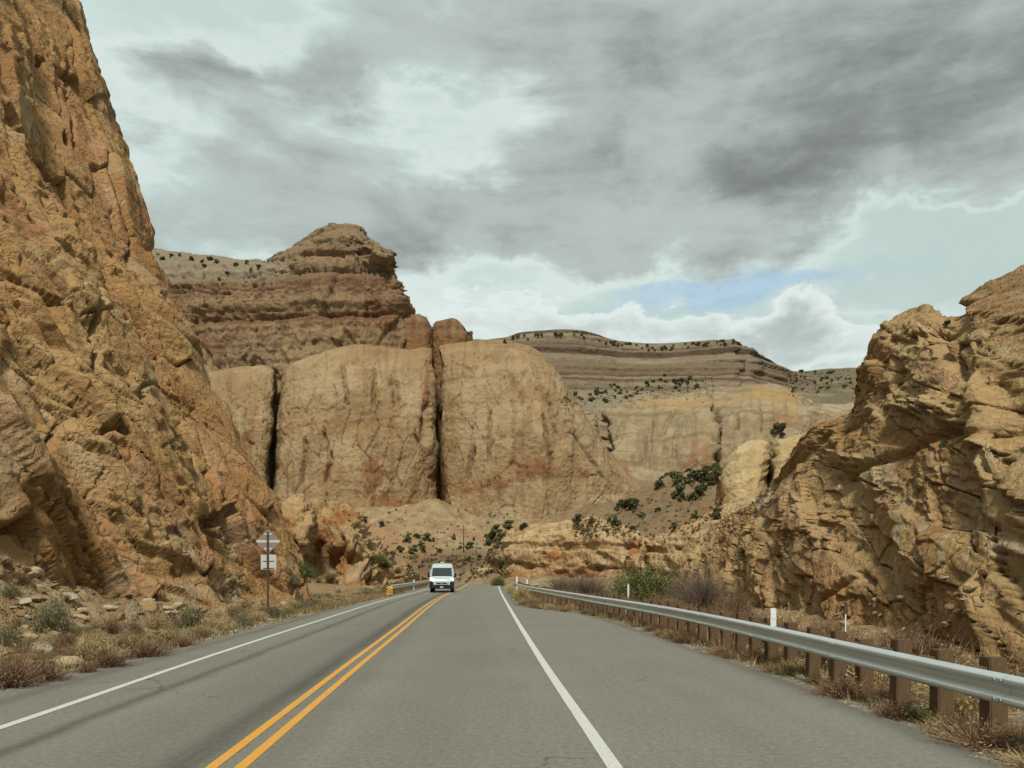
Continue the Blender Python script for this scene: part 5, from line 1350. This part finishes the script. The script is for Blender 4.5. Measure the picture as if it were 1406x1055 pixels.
# ------------------------------------------------------------------ guard rails
GALV = mat_plain('galvanised_steel', lin(196, 204, 202), 0.42, 0.6, 0.5, 0.28, 3.5, 0.0, stretch=(1, 0.25, 3))
WOOD = mat_plain('weathered_post_wood', lin(90, 72, 53), 0.9, 0, 0.15, 0.5, 9.0, 0.01, stretch=(6, 6, 0.7))
BOLT = mat_plain('bolt_steel', lin(150, 152, 150), 0.5, 0.8)
W_PROFILE = [(0.0, 0.155), (-0.02, 0.148), (-0.076, 0.118), (-0.081, 0.108), (-0.081, 0.082), (-0.076, 0.072), (-0.006, 0.032), (0.0, 0.018), (0.0, -0.018), (-0.006, -0.032), (-0.076, -0.072), (-0.081, -0.082), (-0.081, -0.108), (-0.076, -0.118), (-0.02, -0.148), (0.0, -0.155)]
def guardrail(path, ztop, post_at, label, zbase, side, panel=3.81):
    """path: (x, y) line of the beam; side = +1 when the road lies to the left (smaller x)"""
    P = np.array(path, float)
    sl = np.concatenate([[0], np.cumsum(np.linalg.norm(np.diff(P, axis=0), axis=1))])
    root = empty('guardrail', (P[0, 0], P[0, 1], zbase(P[0, 0], P[0, 1])), 0, label=label, category='guardrail')
    o = np.array(root.location)
    def at(s):
        s = min(max(s, 0), sl[-1])
        q = hermite(sl, P, np.array([s]))[0]; q2 = hermite(sl, P, np.array([min(s + 0.1, sl[-1])]))[0]; q1 = hermite(sl, P, np.array([max(s - 0.1, 0)]))[0]
        t = q2 - q1; t /= np.linalg.norm(t)
        return q, t, np.array([t[1], -t[0]]) * side           # away from the road
    n = int(math.ceil(sl[-1] / panel))
    for k in range(n):
        a, b = k * panel, min((k + 1) * panel + 0.16, sl[-1])
        ss = np.linspace(a, b, 9); V = []
        for s in ss:
            q, t, nr = at(s); lap = -0.004 * (1 if s - a < 0.0 else 0) - 0.004 * (k % 2)
            zc = float(road_z(q[1])) + ztop - 0.155
            for (d_, z_) in W_PROFILE:
                V.append((q[0] + nr[0] * (d_ + lap), q[1] + nr[1] * (d_ + lap), zc + z_))
            for (d_, z_) in reversed(W_PROFILE):
                V.append((q[0] + nr[0] * (d_ + lap + 0.003), q[1] + nr[1] * (d_ + lap + 0.003), zc + z_ * 0.995))
        m = 2 * len(W_PROFILE)
        Q = [(i * m + j, i * m + (j + 1) % m, (i + 1) * m + (j + 1) % m, (i + 1) * m + j) for i in range(8) for j in range(m)]
        me = mesh_np('beam_panel', np.array(V) - o, np.array(Q), None, False)
        link('beam_panel', me, GALV, root)
        q, t, nr = at(b - 0.08)                                                    # splice bolts
        mb = MB()
        for du in (-0.05, 0.05):
            for z_ in (0.095, -0.095):
                zc = float(road_z(q[1])) + ztop - 0.155
                mb.cyl((q[0] + t[0] * du - nr[0] * 0.083 - o[0], q[1] + t[1] * du - nr[1] * 0.083 - o[1], zc + z_ - o[2]), (-nr[0], -nr[1], 0), 0.016, 0.012, 8)
        mb.build('splice_bolts', BOLT, root)['kind'] = 'stuff'
    for s in post_at:
        if s > sl[-1]: break
        q, t, nr = at(s)
        c = q + nr * (0.02 + 0.19 + 0.10); zb = zbase(c[0], c[1]) - 0.25
        w = 0.098; zt = float(road_z(q[1])) + ztop + random.uniform(0.01, 0.12)
        mb = MB(); mb.box(-w, w, -w, w, 0, zt - zb, 0.012)
        p = mb.build('post', WOOD, root); p.location = (c[0] - o[0], c[1] - o[1], zb - o[2])
        p.rotation_euler = (random.uniform(-0.035, 0.035), random.uniform(-0.035, 0.035), math.atan2(-t[0], t[1]) + random.uniform(-0.05, 0.05))
        bc = q + nr * 0.11
        mb = MB(); mb.box(-0.075, 0.075, -0.092, 0.092, -0.17, 0.15, 0.008)
        bl = mb.build('block', WOOD, root); bl.location = (bc[0] - o[0], bc[1] - o[1], float(road_z(q[1])) + ztop - 0.155 - o[2])
        bl.rotation_euler = (0, 0, math.atan2(-t[0], t[1]))
    return at, sl[-1]
RAIL_R = [(4.95, -4.0), (4.9, 1.0), (4.86, 5.0), (4.82, 7.3), (4.79, 10.1), (4.78, 14), (4.66, 19), (4.14, 26), (3.55, 31), (2.95, 37), (1.85, 48), (0.85, 60), (0.42, 72), (0.38, 76)]
at_r, len_r = guardrail(RAIL_R, 0.76, [0.4 + 0.98 * k for k in range(42)] + [42 + 1.9 * k for k in range(30)], 'galvanised steel guard rail on brown wooden posts along the right pull-out', gz, 1)
RAIL_L = [(-9.35, 58.5), (-9.55, 66), (-9.9, 76), (-10.3, 88), (-10.9, 100), (-11.6, 110)]
guardrail(RAIL_L, 0.76, [0.3 + 1.9 * k for k in range(40)], 'far guard rail left of the road behind the white van', gz, -1)

# ------------------------------------------------------------------ marker posts
WHITEP = mat_plain('white_post_plastic', lin(196, 198, 194), 0.6, 0, 0.4, 0.08, 8.0)
REFL = mat_plain('amber_reflector', lin(214, 170, 70), 0.35)
DARKST = mat_plain('dark_steel', lin(74, 60, 50), 0.75, 0.2, 0.3, 0.3, 12.0)
ALU = mat_plain('aluminium_sheet', lin(186, 188, 182), 0.45, 0.35, 0.5, 0.10, 5.0)
SIGNBACK = mat_plain('dull_sign_back', lin(128, 116, 104), 0.65, 0.3, 0.4, 0.15, 6.0)
def delineator(x, y, top, w, label, foot=None):
    z = gz(x, y) if foot is None else foot
    root = empty('delineator_post', (x, y, z), 0, label=label, category='marker post')
    MB().prism([(-w / 2, -0.25 if foot is None else 0), (w / 2, -0.25 if foot is None else 0), (w / 2, top - z - 0.02), (w / 4, top - z), (-w / 4, top - z), (-w / 2, top - z - 0.02)], -0.012, 0.012).build('post_blade', WHITEP, root)
    MB().box(-w * 0.33, w * 0.33, -0.02, -0.0125, top - z - 0.2, top - z - 0.08).build('reflector', REFL if False else WHITEP, root)
delineator(4.865, 14.32, 1.085, 0.105, 'white marker blade fixed to the back of the rail below the cliff foot', 0.5)
delineator(0.50, 78, 1.3, 0.16, 'small white marker post at the far end of the right rail')
delineator(1.30, 66, 1.15, 0.13, 'small white marker post just before the far rail end')
delineator(6.2, 41.0, 1.1, 0.09, 'slim pale marker post in front of the large green bush')
delineator(-9.95, 78, 1.0, 0.13, 'small white marker post on the far left guard rail')
def steel_stake():
    x, y = px(1161, 0, 13.0)[0], 13.0; z = gz(x, y)
    root = empty('steel_stake', (x, y, z), 0, label='thin dark steel stake with white strip behind the near rail', category='marker post')
    MB().box(-0.012, 0.012, -0.01, 0.01, -0.2, 1.21 - z).build('stake', DARKST, root)
    MB().box(-0.03, 0.03, -0.02, -0.0105, 1.05 - z, 1.21 - z).build('cap_plate', DARKST, root)
    MB().box(-0.018, 0.004, -0.018, -0.0105, 0.72 - z, 1.04 - z).build('white_strip', WHITEP, root)
steel_stake()

# ------------------------------------------------------------------ road sign seen from behind
def road_sign():
    y = 30.0; x = px(367.8, 0, y)[0]; z = gz(x, y)
    root = empty('road_sign', (x, y, z), R(-2), label='back of a diamond road sign over a square plate on one steel post', category='sign')
    top = px(0, 731, y)[2] - z
    MB().prism([(-0.035, -0.3), (0.035, -0.3), (0.035, top), (-0.035, top)], -0.035, 0.02).build('post', DARKST, root)
    zc = px(0, 743.5, y)[2] - z
    hw, hh, k = 0.46, 0.44, 0.05
    dia = [(-hw, 0 - k), (-k, -hh), (k, -hh), (hw, -k), (hw, k), (k, hh), (-k, hh), (-hw, k)]
    d_ = MB().prism([(a, zc + b) for a, b in dia], 0.028, 0.036).build('diamond_panel', SIGNBACK, root)
    for dz, w, h in ((0.285, 0.155, 0.032), (0.0, 0.455, 0.05), (-0.285, 0.155, 0.032)):
        MB().box(-w, w, -0.045 if False else 0.0205, 0.0275, zc + dz - h, zc + dz + h).build('brace', ALU, d_)
    zs = px(0, 772, y)[2] - z
    s_ = MB().prism([(-0.27, zs - 0.29), (0.30, zs - 0.29), (0.32, zs - 0.27), (0.32, zs + 0.27), (0.30, zs + 0.29), (-0.27, zs + 0.29), (-0.29, zs + 0.27), (-0.29, zs - 0.27)], 0.028, 0.034).build('square_panel', ALU, root)
    for dz in (0.03, -0.245): MB().box(-0.2, 0.24, 0.0205, 0.0275, zs + dz - 0.018, zs + dz + 0.018).build('bracket', DARKST, s_)
road_sign()

# ------------------------------------------------------------------ striped object marker at the start of the left rail
def object_marker():
    y = 57.5; x = -9.15; z = gz(x, y)
    root = empty('object_marker', (x, y, z), 0, label='small yellow and black striped marker panel at the left rail start', category='sign')
    yel = mat_plain('marker_yellow', lin(214, 160, 50), 0.6); blk = mat_plain('marker_black', lin(30, 28, 26), 0.6)
    MB().box(-0.03, 0.03, 0.0, 0.04, -0.3, 0.75).build('post', DARKST, root)
    p = MB().box(-0.22, 0.22, -0.012, -0.001, 0.12, 0.72).build('panel', yel, root)
    for k in range(3):
        z0 = 0.14 + 0.2 * k
        pts = [(-0.21, z0 + 0.16), (0.21, z0 - 0.16 + 0.0), (0.21, z0 - 0.06), (-0.21, z0 + 0.26)]
        pts = [(a, min(max(b, 0.125), 0.715)) for a, b in pts]
        MB().prism(pts, -0.017, -0.0125).build('stripe', blk, p)
object_marker()

# ------------------------------------------------------------------ utility pole
def utility_pole():
    p = px(636.5, 766, 240); z = gz(p[0], p[1])
    root = empty('utility_pole', (p[0], p[1], z), R(12), label='brown wooden utility pole with one crossarm standing below the butte', category='utility pole')
    top = px(0, 722, 240)[2] - z
    pole = mat_plain('pole_wood', lin(84, 66, 52), 0.9, 0, 0.1, 0.4, 6.0, 0.0, stretch=(5, 5, 0.5))
    MB().cyl((0, 0, -1), (0, 0, 1), 0.2, top + 1, 12, 0.13).build('pole', pole, root, True)
    a = MB().box(-1.25, 1.25, -0.22, -0.10, top - 1.35, top - 1.18).build('crossarm', pole, root)
    for q in (-1.1, -0.5, 0.5, 1.1): MB().cyl((q, -0.16, top - 1.18), (0, 0, 1), 0.07, 0.22, 8, 0.05).build('insulator', mat_plain('insulator', lin(120, 112, 104), 0.4), a)
    MB().cyl((0, 0, top), (0, 0, 1), 0.07, 0.2, 8, 0.05).build('insulator', pole, root)
utility_pole()

# ------------------------------------------------------------------ the oncoming van
def van():
    y0 = 66.0; x0 = (606.4 - CX) / F * y0
    root = empty('van', (x0, y0, 0.0), R(3.5), label='white high roof van with black bumper driving in the oncoming lane', category='van')
    WHT = mat_plain('van_white_paint', lin(160, 170, 169), 0.3, 0, 0.5)
    BLK = mat_plain('black_trim', lin(22, 20, 20), 0.7, 0, 0.3)
    GLS = mat_plain('dark_glass', lin(34, 46, 45), 0.32, 0, 0.35)
    CHR = mat_plain('bright_trim', lin(200, 202, 200), 0.3, 0.6)
    LMP = mat_plain('lit_headlamp', lin(250, 250, 245), 0.2, 0, 0.5, emit=1.0)
    TYR = mat_plain('tyre_rubber', lin(24, 23, 22), 0.85, 0, 0.2)
    # body: rings of points across the van at stations along its length (y from nose to tail)
    st = [  # y, bottom z, belt z, top z, half width low, belt, top
        (0.06, 0.62, 0.85, 1.06, 0.80, 0.82, 0.70), (0.14, 0.50, 0.95, 1.16, 0.93, 0.93, 0.80), (0.40, 0.45, 1.10, 1.30, 1.00, 0.99, 0.86), (0.72, 0.42, 1.20, 1.42, 1.02, 1.01, 0.90),
        (1.05, 0.40, 1.24, 1.80, 1.03, 1.02, 0.90), (1.36, 0.38, 1.26, 2.14, 1.03, 1.02, 0.89), (1.62, 0.38, 1.28, 2.36, 1.03, 1.02, 0.88), (2.1, 0.38, 1.3, 2.50, 1.03, 1.02, 0.86), (3.0, 0.38, 1.3, 2.54, 1.03, 1.02, 0.86), (5.8, 0.40, 1.3, 2.53, 1.03, 1.02, 0.86), (5.95, 0.5, 1.3, 2.46, 0.98, 0.98, 0.82)]
    rings = []
    for y, zb, zm, zt, wl, wm, wt_ in st:
        half = [(wl * 0.96, zb), (wl, zb + 0.1), (wm, zm), (wm * 0.5 + wt_ * 0.5 + 0.03, zm * 0.4 + zt * 0.6), (wt_ + 0.02, zt - 0.10), (wt_ - 0.03, zt - 0.035), (wt_ - 0.12, zt - 0.005), (wt_ * 0.4, zt + 0.012)]
        rings.append([(a, y, z) for a, z in half] + [(-a, y, z) for a, z in reversed(half)])
    V = np.array(rings).reshape(-1, 3); m = len(rings[0]); n = len(rings)
    F_ = [(i * m + j, i * m + (j + 1) % m, (i + 1) * m + (j + 1) % m, (i + 1) * m + j) for i in range(n - 1) for j in range(m)]
    F_ += [tuple(range(m)), tuple((n - 1) * m + j for j in range(m))]
    mb = MB(); mb.v = [tuple(v) for v in V]; mb.f = F_
    body = mb.build('body', WHT, root, True)
    def slab(name, pts, mat, parent=root, t=0.012):
        """quad patch with thickness, pts counter-clockwise seen from the front"""
        P = np.array(pts, float); nrm = np.cross(P[1] - P[0], P[2] - P[0]); nrm /= np.linalg.norm(nrm)
        mb = MB(); k = len(P); mb.v = [tuple(p + nrm * t) for p in P] + [tuple(p - nrm * t * 3) for p in P]
        mb.f = [tuple(range(k)), tuple(range(2 * k - 1, k - 1, -1))] + [(i, k + i, k + (i + 1) % k, (i + 1) % k) for i in range(k)]
        return mb.build(name, mat, parent)
    ws = slab('windscreen', [(-0.87, 0.66, 1.46), (0.87, 0.66, 1.46), (0.82, 1.25, 2.13), (-0.82, 1.25, 2.13)], GLS)
    slab('wiper', [(-0.6, 0.67, 1.50), (0.05, 0.67, 1.49), (0.05, 0.69, 1.52), (-0.6, 0.69, 1.53)], BLK, ws, 0.03)
    for s in (-1, 1):
        slab('side_window', [(s * 1.02, 1.15, 1.40), (s * 1.02, 2.0, 1.40), (s * 0.955, 2.0, 2.0), (s * 0.965, 1.42, 2.0)], GLS, root, 0.02)
        hl = slab('headlight', [(s * 0.64, 0.06, 0.99), (s * 0.98, 0.22, 1.01), (s * 0.97, 0.42, 1.26), (s * 0.70, 0.17, 1.16)], LMP, root, 0.02)
        mb = MB().box(-0.09, 0.09, -0.06, 0.10, -0.19, 0.19, 0.04)
        mi = mb.build('mirror', BLK, root); mi.location = (s * 1.17, 1.15, 1.50)
        MB().box(-0.07, 0.07, -0.02, 0.04, -0.03, 0.03).build('mirror_arm', BLK, mi).location = (-s * 0.10, 0.04, -0.14)
        # dark arch and lower corner in front of the wheel
        MB().box(min(s * 1.045, s * 0.66), max(s * 1.045, s * 0.66), 0.03, 0.62, 0.30, 0.98, 0.05).build('corner_bumper', BLK, root)
        for yy in (0.95, 4.95):
            w = MB().cyl((s * 1.0, yy, 0.345), (-s, 0, 0), 0.345, 0.24, 28).build('wheel', TYR, root, False)
            MB().cyl((s * 1.005, yy, 0.345), (-s, 0, 0), 0.20, 0.05, 20).build('rim', CHR, w)
    MB().box(-0.97, 0.97, 0.0, 0.30, 0.34, 0.66, 0.05).build('front_bumper', BLK, root)
    g = MB().prism([(-0.56, 0.92), (0.56, 0.92), (0.46, 0.68), (-0.46, 0.68)], -0.02, 0.12).build('grille_surround', WHT, root)
    MB().prism([(-0.48, 0.87), (0.48, 0.87), (0.40, 0.73), (-0.40, 0.73)], -0.03, -0.021).build('grille', BLK, g)
    cu = bpy.data.curves.new('lettering', 'FONT'); cu.body = 'RAM'; cu.size = 0.13; cu.align_x = 'CENTER'; cu.align_y = 'CENTER'; cu.extrude = 0.004; cu.space_character = 1.25
    to = bpy.data.objects.new('lettering', cu); COL.objects.link(to)
    me = bpy.data.meshes.new_from_object(to.evaluated_get(bpy.context.evaluated_depsgraph_get()))
    bpy.data.objects.remove(to)
    lt = link('lettering', me, CHR, g); lt.location = (0, -0.036, 0.80); lt.rotation_euler = (R(90), 0, 0)
    MB().box(-0.19, 0.19, 2.2, 2.7, 2.53, 2.68, 0.03).build('roof_vent', WHT, root)
    MB().box(-0.13, 0.13, -0.012, 0.02, 0.42, 0.54).build('number_plate', WHT, root)
van()
